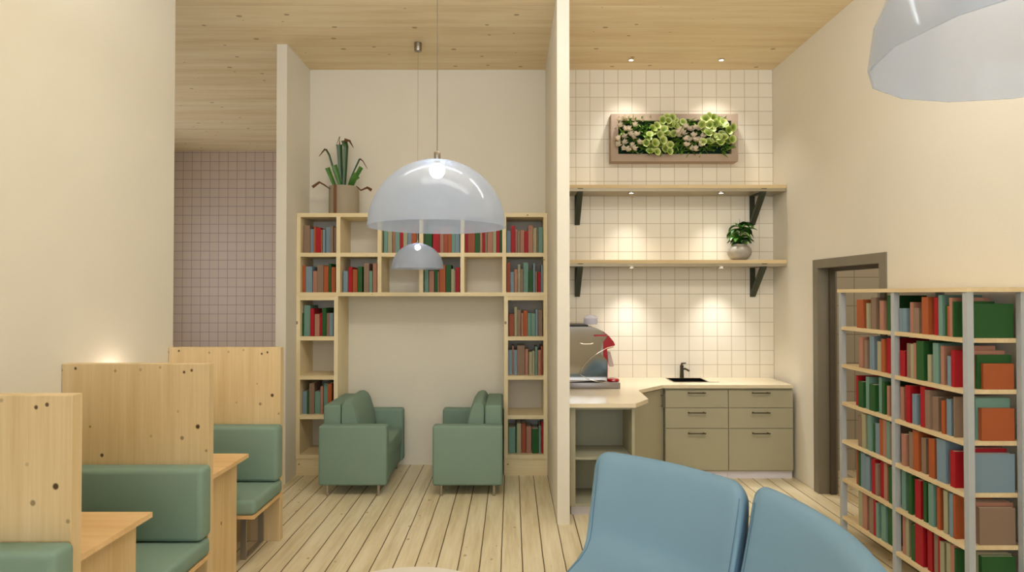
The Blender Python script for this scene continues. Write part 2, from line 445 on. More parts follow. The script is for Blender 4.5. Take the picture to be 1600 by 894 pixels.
struct('wall_far_near', bx(-6.1, XL - 0.12, 4.40, 4.556, 0, ZC), M['wall'])
# right wall with the door opening
DY0, DY1, DZ = 4.60, 5.57, 2.0
bm = nbm()
add_box(bm, XR, XR + 0.16, YR, DY0 - 0.0, 0, ZC)
add_box(bm, XR, XR + 0.16, DY1, YB + 0.1, 0, ZC)
add_box(bm, XR, XR + 0.16, DY0, DY1, DZ, ZC)
struct('wall_right', bm, M['wall'])
# corridor beyond the door
struct('wall_corridor_end', bx(XR + 0.16, 4.4, 6.3, 6.4, 0, ZC), M['tile_x'])
struct('wall_corridor_side', bx(4.4, 4.5, 2.0, 6.4, 0, ZC), M['wall'])
struct('wall_corridor_near', bx(XR + 0.16, 4.4, 2.0, 2.1, 0, ZC), M['wall'])
# rear wall with window opening
bm = nbm()
add_box(bm, XL - 0.12, -2.0, YR - 0.15, YR, 0, ZC); add_box(bm, 2.3, XR + 0.16, YR - 0.15, YR, 0, ZC)
add_box(bm, -2.0, 2.3, YR - 0.15, YR, 0, 1.0); add_box(bm, -2.0, 2.3, YR - 0.15, YR, 3.8, ZC)
struct('wall_rear', bm, M['wall'])
bm = nbm()
for x in (-2.0, -0.60, 0.83, 2.24): add_box(bm, x, x + 0.06, YR - 0.1, YR - 0.04, 1.0, 3.8)
for z in (1.0, 2.7, 3.74): add_box(bm, -2.0, 2.3, YR - 0.1, YR - 0.04, z, z + 0.06)
struct('window_1', bm, M['frame'])
# door frame (door_1)
bm = nbm()
F0 = XR - 0.012
add_box(bm, F0, XR, DY0 - 0.065, DY0, 0, DZ + 0.055); add_box(bm, F0, XR, DY1, DY1 + 0.065, 0, DZ + 0.055)
add_box(bm, F0, XR, DY0, DY1, DZ, DZ + 0.055)
add_box(bm, F0, XR + 0.16, DY1 - 0.02, DY1, 0, DZ); add_box(bm, F0, XR + 0.16, DY0, DY0 + 0.02, 0, DZ)
add_box(bm, F0, XR + 0.16, DY0 + 0.02, DY1 - 0.02, DZ - 0.02, DZ)
door = struct('door_1', bm, M['frame'])
bm = nbm()
add_box(bm, XR + 0.085, XR + 0.13, DY1 - 0.05, DY1 - 0.02, 0, DZ - 0.02)
add_box(bm, XR + 0.085, XR + 0.13, DY0 + 0.05, DY1 - 0.05, DZ - 0.05, DZ - 0.02)
part('door_stop', bm, M['frame_dark'], door)
light('corridor_light', 'POINT', (3.6, 4.4, 3.2), 34, (1, 0.9, 0.78), shadow_soft_size=0.3)

# ------------------------------------------------------------------ curved blue sofa
CX, CY = -0.16, 2.64
def arc_segment(root_label, a0, a1, k0, k1, name='curved_lounge_chair', dr=0.0, zt_=0.784):
    prof = [  # (r, z) inner side first (seat front) -> back front -> top -> rear
        (0.60, 0.10), (0.585, 0.18), (0.60, 0.26), (0.66, 0.30), (0.80, 0.305), (0.98, 0.305), (1.10, 0.315), (1.17, 0.345), (1.215, 0.40),
        (1.25, 0.48), (1.30, 0.58), (1.355, 0.68), (1.385, 0.735), (1.41, 0.768), (1.45, 0.784), (1.49, 0.775), (1.518, 0.745),
        (1.515, 0.69), (1.49, 0.58), (1.455, 0.44), (1.43, 0.30), (1.42, 0.18), (1.41, 0.10)]
    prof = [(r + dr * min(1, max(0, (r - 0.6) / 0.5)), z) for r, z in prof]
    mid = (a0 + a1) / 2
    loc = (CX + 1.1 * math.cos(math.radians(mid)), CY + 1.1 * math.sin(math.radians(mid)), 0)
    root = thing(name, root_label, 'sofa', loc, 'blue curved lounge chairs around the table')
    R = 0.10
    n = 34
    # arc-length samples, denser near ends
    L = math.radians(a1 - a0) * 1.45
    us = []
    for i in range(9): us.append(R * (1 - math.cos(PI / 2 * i / 8)))
    ss = us + [R + (L - 2 * R) * i / (n - 1) for i in range(1, n - 1)] + [L - u for u in us[::-1]]
    bm = nbm(); rings = []
    for s in ss:
        d = min(s, L - s)
        drop = 0
        if d < R: drop = R - math.sqrt(max(0, R * R - (R - d) ** 2))
        th = math.radians(a0) + s / 1.45
        ring = []
        for r, z in prof:
            zz = z
            if z > 0.42: zz = 0.42 + (z - 0.42) * (zt_ - drop - 0.42) / (0.784 - 0.42)
            rr = r
            # pinch the shell slightly at the very ends so that the edge reads as rounded
            e = max(0, 1 - d / 0.03)
            ring.append((rr, zz, e))
        vs = []
        for k, (rr, zz, e) in enumerate(ring):      # draw the surface in a little at the very ends
            off = 0.012 * e * e
            if k <= 15: rr, zz = rr + (off if k > 8 else 0), zz - (off if 3 <= k <= 8 else 0)
            else: rr = rr - off
            q = th - math.radians(k0 + (k1 - k0) * s / L) * (1.48 - rr)
            vs.append(bm.verts.new((CX + rr * math.cos(q), CY + rr * math.sin(q), zz)))
        rings.append(vs)
    m = len(prof)
    for a, b in zip(rings, rings[1:]):
        for k in range(m): bm.faces.new((a[k], a[(k + 1) % m], b[(k + 1) % m], b[k]))
    for ring, th in ((rings[0], math.radians(a0 - k0 * 0.12)), (rings[-1], math.radians(a1 - k1 * 0.12))):
        c_ = bm.verts.new((CX + 1.36 * math.cos(th), CY + 1.36 * math.sin(th), 0.2))
        for k in range(m): bm.faces.new((ring[k], ring[(k + 1) % m], c_))
    part('upholstered_shell', bm, M['blue'], root, smooth=True)
    # seam piping a little in from each end of the back
    for aa, sg, kk in ((a0, 1, k0), (a1, -1, k1)):
        th = math.radians(aa) + sg * 0.032 / 1.45
        pts = []
        for r, z in prof[3:13]:
            q = th - math.radians(kk) * (1.48 - r)
            pts.append((CX + (r - 0.0015) * math.cos(q), CY + (r - 0.0015) * math.sin(q), z + 0.0005))
        part('seam', add_tube(nbm(), pts, 0.0022, 6), M['piping'], root, smooth=True)
    for aa, kk in ((a0 + 6, k0), (a1 - 6, k1)):
        for r in (0.72, 1.32):
            th = math.radians(aa - kk * (1.48 - r)); c = (CX + r * math.cos(th), CY + r * math.sin(th))
            part('leg', add_lathe(nbm(), [(0.012, 0), (0.018, 0.1), (0.018, 0.12)], c, 12, True), M['metal'], root)
    return root
arc_segment('blue curved lounge sofa section with rounded back, facing the round table, nearer the partition wall', 23.1, 62.4, 32, 8)
arc_segment('blue curved lounge sofa section at the bottom right, in front of the freestanding bookshelf', -21.5, 21.7, 32, 32, dr=0.028, zt_=0.802)

# ------------------------------------------------------------------ round table
tc = (-0.446, 2.596)
t = thing('coffee_table', 'round white coffee table at the bottom edge, beside the blue sofa', 'table', (tc[0], tc[1], 0))
part('table_top', add_lathe(nbm(), [(0.0, 0.45), (0.43, 0.45), (0.44, 0.445), (0.44, 0.432), (0.43, 0.427), (0, 0.427)], tc, 72), M['white'], t, smooth=True)
part('pedestal', add_lathe(nbm(), [(0.03, 0.427), (0.03, 0.03), (0.05, 0.02), (0.2, 0.012), (0.21, 0.0), (0, 0.0)], tc, 40), M['metal'], t, smooth=True)

# ------------------------------------------------------------------ study booths
PX1 = -1.646
PYS = [2.365, 3.43, 4.492]
plab = ['nearest knotty pine booth panel, at the left edge of the photo', 'middle knotty pine booth panel, between the two desks', 'farthest knotty pine booth panel, beside the tiled room opening']
blab = ['green cushioned bench against the nearest booth panel, in the bottom left corner', 'green cushioned bench against the middle booth panel, behind the nearer desk', 'green cushioned bench with steel leg against the farthest booth panel']
for i, Y in enumerate(PYS):
    bm = bx(XL + 0.002, PX1, Y, Y + 0.058, 0, 1.372, bev=0.002, seg=1)
    solo('booth_partition', bm, M['ply'], plab[i], 'partition', 'pine booth partitions')
    b = thing('booth_bench', blab[i], 'bench', ((XL - 1.62) / 2, Y - 0.25, 0), 'green booth benches')
    X0, X1 = XL + 0.02, -1.622
    part('backrest', bx(X0, X1, Y - 0.125, Y - 0.003, 0.452, 0.834, bev=0.028, seg=4), M['green'], b, smooth=True)
    part('seat', bx(X0, X1, Y - 0.505, Y - 0.012, 0.352, 0.449, bev=0.028, seg=4), M['green'], b, smooth=True)
    part('seat_board', bx(X0, X1 - 0.006, Y - 0.495, Y - 0.004, 0.330, 0.353), M['ply_h'], b)
    for X in (-1.765, -2.30):
        bm = nbm()
        add_box(bm, X - 0.025, X + 0.012, Y - 0.315, Y - 0.303, 0, 0.331); add_box(bm, X - 0.025, X + 0.012, Y - 0.03, Y - 0.018, 0, 0.331)
        add_box(bm, X - 0.025, X + 0.012, Y - 0.303, Y - 0.03, 0, 0.012); add_box(bm, X - 0.025, X + 0.012, Y - 0.303, Y - 0.03, 0.318, 0.331)
        part('leg_frame', bm, M['leg'], b)
for i, lab in ((0, 'pine study desk fixed behind the nearest booth panel'), (1, 'pine study desk fixed behind the middle booth panel')):
    Y0 = PYS[i] + 0.060; Y1 = PYS[i] + 0.558
    d = thing('study_desk', lab, 'desk', (-2.05, (Y0 + Y1) / 2, 0), 'pine study desks in the booths')
    part('desk_top', bx(XL + 0.004, -1.659, Y0, Y1, 0.722, 0.746), M['ply_h'], d)
    part('side_panel', bx(-1.757, -1.733, Y0, Y1 - 0.002, 0, 0.7215), M['ply_side'], d)
for i in (1, 2):
    Y = PYS[i] - 0.66
    s = thing('wall_lamp', ['', 'small wall lamp glowing behind the middle booth panel', 'small wall lamp in the farthest booth'][i], 'lamp', (XL, Y, 1.16), 'booth wall lamps') if i == 2 else None
    if i == 2:
        part('wall_plate', bx(XL + 0.001, XL + 0.012, Y - 0.04, Y + 0.04, 1.14, 1.22), M['metal'], s)
        part('bulb', add_lathe(nbm(), [(0, 1.17), (0.014, 1.176), (0.02, 1.19), (0.014, 1.204), (0, 1.21)], (XL + 0.05, Y), 16), M['bulb'], s)
        part('arm', add_tube(nbm(), [(XL + 0.01, Y, 1.165), (XL + 0.05, Y, 1.165)], 0.004, 8), M['metal'], s)
        light('booth_lamp', 'POINT', (XL + 0.09, Y, 1.22), 1.6, (1, 0.8, 0.6), shadow_soft_size=0.03)

# ------------------------------------------------------------------ alcove bookcases
BF = 6.10; BBK = YB - 0.004
def X6(px): return at(px, 460, BF).x
def Z6(py): return at(800, py, BF).z
T = 0.038
xs6 = [X6(p) for p in (462, 528.2, 592.8, 657.8, 722.4, 787.8, 855)]
xs6[0] = -2.09 + 0.003; xs6[6] = 0.345 - 0.002
zt, zm, zb = Z6(333), Z6(395), Z6(463)
up = thing('bookcase', 'pine bridge bookcase spanning the top of the alcove, two rows of six cells', 'bookcase', ((xs6[0] + xs6[6]) / 2, 6.3, zb))
HT = T / 2
part('top_board', bx(xs6[0], xs6[6], BF, BBK, zt - T, zt), M['pine_h'], up)
part('bottom_board', bx(xs6[0], xs6[6], BF, BBK, zb, zb + T), M['pine_h'], up)
cells = {}
edges = []
for i, x in enumerate(xs6):
    a, b = (x, x + T) if i == 0 else ((x - T, x) if i == 6 else (x - HT, x + HT))
    edges.append((a, b))
    part('side_panel' if i in (0, 6) else 'divider', bx(a, b, BF + 0.001, BBK, zb + T, zt - T), M['pine'], up)
for i in range(6):
    part('shelf', bx(edges[i][1], edges[i + 1][0], BF + 0.001, BBK, zm - T, zm), M['pine_h'], up)
colL = (xs6[0], X6(528.2)); colR = (X6(787.6), xs6[6])
shz = [Z6(526), Z6(587.3), Z6(649), Z6(711)]
for nm, (a, b) in (('left', colL), ('right', colR)):
    c = thing('bookcase', 'tall narrow pine bookcase column on the %s side of the alcove, %s' % (nm, 'behind the left armchair' if nm == 'left' else 'beside the partition wall'), 'bookcase', ((a + b) / 2, 6.3, 0))
    part('side_panel', bx(a, a + T, BF, BBK, shz[3] - T, zb - 0.001), M['pine'], c)
    part('side_panel', bx(b - T, b, BF, BBK, shz[3] - T, zb - 0.001), M['pine'], c)
    part('top_board', bx(a + T, b - T, BF, BBK, zb - T - 0.001, zb - 0.001), M['pine_h'], c)
    for z in shz: part('shelf', bx(a + T, b - T, BF + 0.001, BBK, z - T, z), M['pine_h'], c)
    part('plinth', bx(a, b, BF + 0.012, BBK, 0.0, shz[3] - T - 0.001), M['pine_h'], c)

ORD = ['first', 'second', 'third', 'fourth', 'fifth', 'sixth', 'seventh', 'eighth', 'ninth', 'tenth', 'eleventh', 'twelfth', 'thirteenth', 'fourteenth', 'fifteenth', 'sixteenth', 'seventeenth', 'eighteenth']
def book_parts(x0, x1, y0, y1, z0, z1, c, spine, label, group):
    """a hard-cover book standing in a row. spine: 'front' faces -y, 'left' faces -x."""
    loc = ((x0 + x1) / 2, (y0 + y1) / 2, z0)
    th = (x1 - x0) if spine == 'front' else (y1 - y0)
    k = min(0.0025, th * 0.16)
    bm = nbm(); o = 0.006
    if spine == 'front':
        pts = [(x0, y1), (x0, y0), (x1, y0), (x1, y1), (x1 - k, y1), (x1 - k, y0 + k), (x0 + k, y0 + k), (x0 + k, y1)]
        pg = (x0 + k, x1 - k, y0 + k, y1 - o, z0 + 0.002, z1 - 0.003)
    else:
        pts = [(x1, y0), (x0, y0), (x0, y1), (x1, y1), (x1, y1 - k), (x0 + k, y1 - k), (x0 + k, y0 + k), (x1, y0 + k)]
        pg = (x0 + k, x1 - o, y0 + k, y1 - k, z0 + 0.002, z1 - 0.003)
    add_prism(bm, pts, 'z', z0, z1)
    b = solo('book', bm, M['bk' + c], label, 'book', group, loc=loc)
    part('pages', bx(*pg), M['pages'], b)
    return b

# strips read off the shelves: colour, left px, right px, top px
def c2(l, ox=440, oy=320, s=0.3134): return [(c, ox + a * s, ox + b * s, oy + t * s) for c, a, b, t in l]
def c3(l): return c2(l, 640, 320, 0.3133)
lamp = lambda l: c2(l, 560, 220, 0.246)
alc = [
 ('top row first cell', zm, c2([('n', 107, 140, 103), ('b', 141, 159, 120), ('o', 161, 171, 108), ('r', 172, 194, 114), ('o', 195, 203, 124), ('b', 205, 217, 124), ('b', 219, 242, 112), ('n', 244, 257, 105), ('n', 258, 269, 112)])),
 ('top row third cell', zm, c2([('t', 510, 529, 118), ('s', 530, 551, 112), ('p', 552, 567, 126), ('t', 568, 589, 120), ('r', 590, 606, 110), ('s', 607, 627, 122), ('b', 628, 647, 118), ('o', 648, 671, 108), ('n', 672, 681, 116)])),
 ('top row fourth cell', zm, c3([('g', 75, 112, 108), ('r', 116, 149, 122), ('p', 150, 168, 114), ('u', 169, 190, 108), ('o', 191, 209, 120), ('t', 210, 227, 112), ('b', 228, 250, 118)])),
 ('top row fifth cell', zm, c3([('r', 277, 289, 112), ('u', 290, 325, 106), ('g', 326, 350, 112), ('p', 351, 363, 120), ('r', 364, 375, 108), ('n', 376, 387, 118), ('p', 388, 415, 110), ('s', 416, 432, 118), ('r', 433, 449, 106), ('g', 450, 460, 114)])),
 ('top row sixth cell', zm, c3([('b', 484, 504, 128), ('r', 506, 526, 105), ('p', 527, 537, 122), ('n', 538, 551, 130), ('p', 552, 572, 125), ('r', 573, 591, 130), ('p', 592, 616, 102), ('s', 617, 633, 115), ('n', 634, 642, 122), ('t', 643, 664, 112)])),
 ('second row first cell', zb + T, c2([('o', 102, 120, 303), ('b', 121, 152, 308), ('p', 153, 174, 330), ('n', 175, 206, 300), ('o', 208, 231, 305), ('g', 233, 244, 293), ('o', 245, 265, 310)])),
 ('second row second cell', zb + T, c2([('b', 306, 329, 330), ('r', 331, 351, 310), ('o', 352, 376, 322), ('g', 380, 402, 308), ('n', 410, 436, 292), ('t', 437, 452, 330), ('p', 455, 475, 292)])),
 ('second row fourth cell', zb + T, c3([('t', 75, 94, 325), ('p', 96, 121, 330), ('g', 123, 139, 325), ('n', 140, 146, 332), ('o', 147, 178, 300), ('g', 180, 206, 299), ('s', 207, 222, 320), ('n', 223, 229, 326), ('r', 230, 249, 312)])),
 ('second row sixth cell', zb + T, c3([('u', 484, 502, 288), ('b', 503, 520, 335), ('p', 522, 538, 322), ('s', 540, 552, 298), ('n', 553, 566, 320), ('t', 567, 592, 288), ('g', 594, 614, 327), ('b', 616, 626, 292), ('n', 627, 636, 332), ('r', 638, 655, 335), ('b', 656, 664, 300)])),
 ('left column top cell', shz[0], c2([('g', 97, 109, 540), ('t', 110, 141, 502), ('r', 143, 162, 518), ('p', 165, 189, 545), ('r', 190, 201, 540), ('g', 203, 222, 515), ('n', 223, 239, 540), ('b', 240, 257, 540)])),
 ('left column third cell', shz[2], c2([('b', 187, 213, 330), ('g', 214, 225, 325), ('n', 226, 255, 283), ('t', 257, 286, 330), ('p', 289, 303, 300), ('t', 305, 328, 285), ('o', 330, 352, 285)], 420, 520, 0.2793)),
 ('right column top cell', shz[0], c3([('n', 489, 495, 535), ('u', 496, 520, 545), ('s', 522, 536, 510), ('n', 537, 554, 522), ('p', 556, 567, 540), ('o', 568, 588, 528), ('t', 589, 606, 540), ('t', 607, 627, 542), ('b', 628, 639, 522), ('n', 640, 662, 525)])),
 ('right column second cell', shz[1], c3([('b', 491, 511, 725), ('p', 512, 519, 705), ('b', 520, 536, 725), ('n', 537, 574, 702), ('p', 576, 592, 720), ('s', 595, 611, 735), ('s', 612, 624, 730), ('t', 626, 638, 708), ('p', 640, 654, 725), ('u', 655, 663, 705)])),
 ('right column bottom cell', shz[3], c2([('t', 950, 977, 290), ('g', 978, 983, 280), ('s', 984, 1002, 272), ('u', 1003, 1022, 275), ('p', 1024, 1045, 287), ('g', 1047, 1075, 295), ('t', 1076, 1085, 283), ('r', 1086, 1095, 265)], 440, 560, 0.3735)),
]
for cell, z0, lst in alc:
    n = len(lst)
    for i, (c, a, b, tpy) in enumerate(lst):
        yf = BF + 0.055 + random.choice((0, 0.0, 0.012, 0.02))
        p0 = at(a, tpy, BF + 0.055); p1 = at(b, tpy, BF + 0.055)
        cx_ = (p0.x + p1.x) / 2
        if 'column' in cell: lo, hi = (colL[0] + T, colL[1] - T) if 'left' in cell else (colR[0] + T, colR[1] - T)
        else: lo, hi = [(edges[q][1], edges[q + 1][0]) for q in range(6) if edges[q][0] <= cx_ <= edges[q + 1][1]][0]
        p0.x = max(p0.x, lo + 0.001); p1.x = min(p1.x, hi - 0.001)
        if p1.x - p0.x < 0.006: continue
        z1 = max(p0.z, z0 + 0.12)
        dep = random.uniform(0.20, 0.30)
        book_parts(p0.x + 0.0004, p1.x - 0.0004, yf, yf + dep, z0 + 0.0005, z1, c, 'front',
                   '%s book, %s from left, %s of the alcove bookcase' % (BK[c][0], ORD[i], cell), 'books in the alcove bookcases')

# ------------------------------------------------------------------ freestanding shelving unit on the right
UX0, UX1 = 2.37, 2.685
UY0, UYM, UY1 = 3.285, 3.93, 4.575
u = thing('shelving_unit', 'tall open shelving unit with grey posts and pine shelves, against the right wall', 'bookshelf', ((UX0 + UX1) / 2, 3.93, 0))
SZ = [1.519, 1.249, 0.979, 0.708, 0.434, 0.164]
PW = 0.034
posts = [(UY0, UY0 + 0.034), (UYM - 0.017, UYM + 0.017), (UY1 - 0.034, UY1)]
for y0, y1 in posts:
    for x0, x1 in ((UX0, UX0 + PW), (UX1 - PW, UX1)):
        part('post', bx(x0, x1, y0, y1, 0, 1.762), M['postgrey'], u)
part('top_board', bx(UX0 - 0.006, UX1, UY0 - 0.006, UY1 + 0.01, 1.7625, 1.786), M['pine_y'], u)
for z in SZ:
    for y0, y1 in ((UY0 + 0.035, UYM - 0.018), (UYM + 0.018, UY1 - 0.035)):
        part('shelf', bx(UX0 + 0.0, UX1 - 0.001, y0, y1, z - 0.024, z), M['pine_y'], u)
def k1(l): return [(c, 1300 + a * .20134, 1300 + b * .20134, 440 + t * .20134) for c, a, b, t in l]
def k2(l): return [(c, 1300 + a * .20134, 1300 + b * .20134, 610 + t * .20134) for c, a, b, t in l]
def k8(l): return [(c, 1280 + a * .2, 1280 + b * .2, 740 + t * .2) for c, a, b, t in l]
rows = [
 (0, 'far', k1([('o', 190, 262, 140), ('s', 265, 300, 168), ('n', 302, 366, 125), ('p', 368, 424, 150), ('g', 426, 452, 108)])),
 (0, 'near', k1([('b', 520, 545, 208), ('b', 546, 602, 208), ('p', 604, 630, 160), ('n', 631, 692, 205), ('o', 695, 788, 120), ('r', 790, 822, 125), ('t', 824, 877, 105), ('g', 878, 892, 185), ('o', 893, 907, 190), ('p', 908, 950, 125), ('g', 951, 981, 155), ('n', 982, 1010, 205)])),
 (1, 'far', k1([('p', 205, 246, 432), ('n', 247, 286, 455), ('b', 288, 346, 425), ('s', 347, 376, 465), ('o', 378, 421, 446), ('r', 422, 455, 438)])),
 (1, 'near', k1([('r', 523, 576, 535), ('n', 577, 604, 480), ('s', 605, 627, 485), ('p', 628, 648, 478), ('g', 650, 735, 462), ('s', 737, 776, 568), ('t', 778, 836, 478), ('p', 838, 888, 500), ('b', 890, 918, 578), ('r', 919, 950, 533), ('p', 952, 980, 520), ('n', 981, 1008, 500)])),
 (2, 'far', k1([('r', 180, 197, 730), ('g', 198, 256, 775), ('t', 257, 282, 740), ('g', 283, 357, 798), ('t', 358, 380, 745), ('g', 381, 418, 780), ('p', 420, 455, 810)])),
 (2, 'near', k2([('p', 523, 562, -25), ('r', 564, 613, -38), ('b', 615, 676, 30), ('r', 678, 712, -35), ('n', 714, 768, 0), ('n', 770, 838, 50), ('o', 840, 880, 80), ('b', 881, 932, 70), ('n', 934, 1010, 50)])),
 (3, 'far', k2([('n', 195, 223, 200), ('s', 224, 266, 185), ('t', 267, 311, 190), ('g', 312, 327, 255), ('b', 328, 360, 258), ('o', 361, 385, 225), ('p', 386, 413, 230), ('t', 414, 438, 240), ('n', 439, 458, 260)])),
 (3, 'near', k2([('p', 528, 586, 340), ('n', 588, 617, 325), ('o', 618, 681, 315), ('n', 683, 737, 370), ('o', 739, 799, 375), ('b', 801, 902, 375), ('r', 904, 967, 470), ('o', 968, 988, 430), ('g', 989, 1012, 435)])),
 (4, 'far', k2([('u', 180, 194, 455), ('g', 195, 213, 465), ('b', 214, 247, 480), ('b', 248, 294, 515), ('r', 296, 322, 530), ('n', 324, 364, 570), ('r', 365, 390, 555), ('p', 391, 426, 560), ('g', 428, 462, 600)])),
 (4, 'near', k8([('t', 630, 679, -20), ('g', 681, 732, -10), ('r', 734, 798, 50), ('g', 800, 836, 65), ('t', 838, 902, 65), ('o', 904, 954, 95), ('s', 955, 999, 135), ('b', 1000, 1029, 130), ('o', 1030, 1047, 150), ('g', 1048, 1099, 165), ('o', 1100, 1130, 175)])),
 (5, 'far', k8([('s', 295, 325, 125), ('p', 327, 376, 140), ('n', 378, 410, 165), ('r', 411, 428, 190), ('t', 429, 469, 230), ('t', 470, 524, 250), ('g', 525, 570, 265)])),
 (5, 'near', k8([('p', 635, 660, 300), ('s', 661, 701, 345), ('g', 702, 731, 400), ('r', 732, 828, 390), ('r', 829, 879, 450), ('n', 880, 910, 460), ('r', 911, 924, 480), ('s', 925, 974, 535), ('s', 975, 1004, 545), ('p', 1005, 1037, 560), ('g', 1038, 1104, 588), ('p', 1105, 1130, 600)])),
]
RN = ['top shelf row', 'second shelf row', 'third shelf row', 'fourth shelf row', 'fifth shelf row', 'bottom shelf row']
endc = [  # nearest covers seen through the open end: colour, left px, right px, top px   (nearest last)
 k1([('p', 1040, 1174, 124), ('g', 1070, 1199, 153), ('g', 1098, 1405, 172)]),
 k1([('p', 1050, 1266, 500), ('p', 1080, 1340, 536), ('g', 1127, 1392, 570), ('o', 1174, 1411, 638)]),
 k2([('s', 1090, 1352, 52), ('t', 1112, 1380, 60), ('o', 1160, 1415, 142)]),
 k2([('r', 1099, 1356, 452), ('b', 1108, 1418, 495)]),
 k8([('n', 1205, 1474, 210), ('p', 1225, 1514, 228), ('n', 1252, 1532, 270)]),
 k8([('n', 1205, 1465, 612), ('s', 1240, 1500, 625), ('g', 1270, 1533, 650)]),
]
for ri, sec, lst in rows:
    z0 = SZ[ri]; y_near = (UYM + 0.02) if sec == 'far' else (UY0 + 0.115)
    yprev = (UY1 - 0.036) if sec == 'far' else (UYM - 0.019)
    n = len(lst)
    for i, (c, a, b, tpy) in enumerate(lst):
        X = UX0 + 0.012 + random.choice((0, 0.005, 0.012))
        yf = FPX * X / (a - 800)
        if yf > yprev:
            yf = yprev; X = max(UX0 + 0.004, min(UX0 + 0.10, yprev * (a - 800) / FPX))
        wide = (b - a) > 7
        xm = b if not wide else a + (b - a) * random.uniform(0.5, 0.75)
        yn = FPX * X / (xm - 800)
        if i == n - 1: yn = max(yn, y_near)
        yn = max(yn, y_near - 0.0)
        if yf - yn < 0.008:
            yf = min(yprev, yn + 0.010); 
            if yf - yn < 0.006: continue
        P = at(a, tpy, (yf + yn) / 2)
        z1 = min(max(P.z, z0 + 0.12), z0 + 0.236)
        dep = min(random.uniform(0.19, 0.25), UX1 - 0.02 - X)
        book_parts(X, X + dep, yn + 0.0004, yf - 0.0004, z0 + 0.0005, z1, c, 'left',
                   '%s book, %s from far end, %s section, %s, grey unit' % (BK[c][0], ORD[i], sec, RN[ri]), 'books on the grey post shelving unit')
        yprev = yn
    if sec == 'near':
        ee = endc[ri]
        y = min(yprev, UY0 + 0.112) - 0.001
        k = len(ee); slot = (y - (UY0 + 0.036)) / k
        for j, (c, a, b, tpy) in enumerate(ee):
            yn = y - slot * (j + 1) + 0.001; yf = y - slot * j - 0.001
            if j == k - 1: pass
            p0 = at(a, tpy, yn); p1 = at(b, tpy, yn)
            x0 = max(p0.x, UX0 + 0.004); x1 = min(p1.x, UX1 - PW - 0.003)
            nm = ['nearest', 'second nearest', 'third nearest', 'fourth nearest'][k - 1 - j]
            book_parts(x0, x1, yn, yf, z0 + 0.0005, min(max(p0.z, z0 + 0.1), z0 + 0.236), c, 'left',
                       '%s book, %s at open near end, %s, grey unit' % (BK[c][0], nm, RN[ri]), 'books on the grey post shelving unit')

# ------------------------------------------------------------------ green armchairs
def armchair(label, x0, x1, face):
    """x0..x1 depth range; face=+1 looks to +x."""
    Y0, Y1 = 5.47, 6.40
    def fx(d0, d1):   # depth from the back of the chair
        return (x0 + d0, x0 + d1) if face > 0 else (x1 - d1, x1 - d0)
    r = thing('armchair', label, 'armchair', ((x0 + x1) / 2, (Y0 + Y1) / 2, 0), 'green armchairs in the alcove')
    D = x1 - x0
    for ya, yb in ((Y0, Y0 + 0.12), (Y1 - 0.12, Y1)):
        a, b = fx(0, D); part('armrest', bx(a, b, ya, yb, 0.092, 0.611, bev=0.024, seg=4), M['green'], r, smooth=True)
    a, b = fx(0.012, D - 0.02); part('seat_base', bx(a, b, Y0 + 0.122, Y1 - 0.122, 0.10, 0.268, bev=0.008), M['green'], r, smooth=True)
    a, b = fx(0.16, D - 0.004); part('seat_cushion', bx(a, b, Y0 + 0.124, Y1 - 0.124, 0.270, 0.435, bev=0.022, seg=4), M['green'], r, smooth=True)
    a, b = fx(0.008, 0.158); part('backrest', bx(a, b, Y0 + 0.1225, Y1 - 0.1225, 0.269, 0.768, bev=0.020, seg=4), M['green'], r, smooth=True)
    # leaning back cushion: wedge profile, rounded
    prof = [(0.165, 0.437), (0.155, 0.56), (0.150, 0.70), (0.158, 0.775), (0.180, 0.802), (0.215, 0.806), (0.250, 0.79), (0.285, 0.74), (0.315, 0.64), (0.335, 0.53), (0.345, 0.46), (0.338, 0.437)]
    bm = nbm(); ya, yb = Y0 + 0.130, Y1 - 0.130
    rings = []
    cxm = sum(p[0] for p in prof) / len(prof); czm = sum(p[1] for p in prof) / len(prof)
    N = 17
    for i in range(N):
        tt = i / (N - 1); e = min(tt, 1 - tt)
        y = ya + (yb - ya) * tt
        q = min(1.0, e / 0.07); s = 0.80 + 0.20 * math.sqrt(1 - (1 - q) ** 2)
        ring = []
        for (d, z) in prof:
            dd = cxm + (d - cxm) * s; zz = czm + (z - czm) * (0.93 + 0.07 * (s - 0.8) / 0.2)
            if z < 0.45: zz = z
            X = (x0 + dd) if face > 0 else (x1 - dd)
            ring.append(bm.verts.new((X, y, zz)))
        rings.append(ring)
    m = len(prof)
    for p, q in zip(rings, rings[1:]):
        for k in range(m): bm.faces.new((p[k], p[(k + 1) % m], q[(k + 1) % m], q[k]))
    bm.faces.new(rings[0]); bm.faces.new(rings[-1][::-1])
    part('back_cushion', bm, M['green'], r, smooth=True)
    for X in (x0 + 0.075, x1 - 0.075):
        for Y in (Y0 + 0.03, Y1 - 0.05):
            part('leg', add_lathe(nbm(), [(0.011, 0), (0.013, 0.094)], (X, Y), 14, True), M['leg'], r, smooth=True)
    return r
armchair('green armchair on the left of the alcove, facing right', -1.678, -1.085, 1)
armchair('green armchair on the right of the alcove, facing left', -0.690, -0.082, -1)

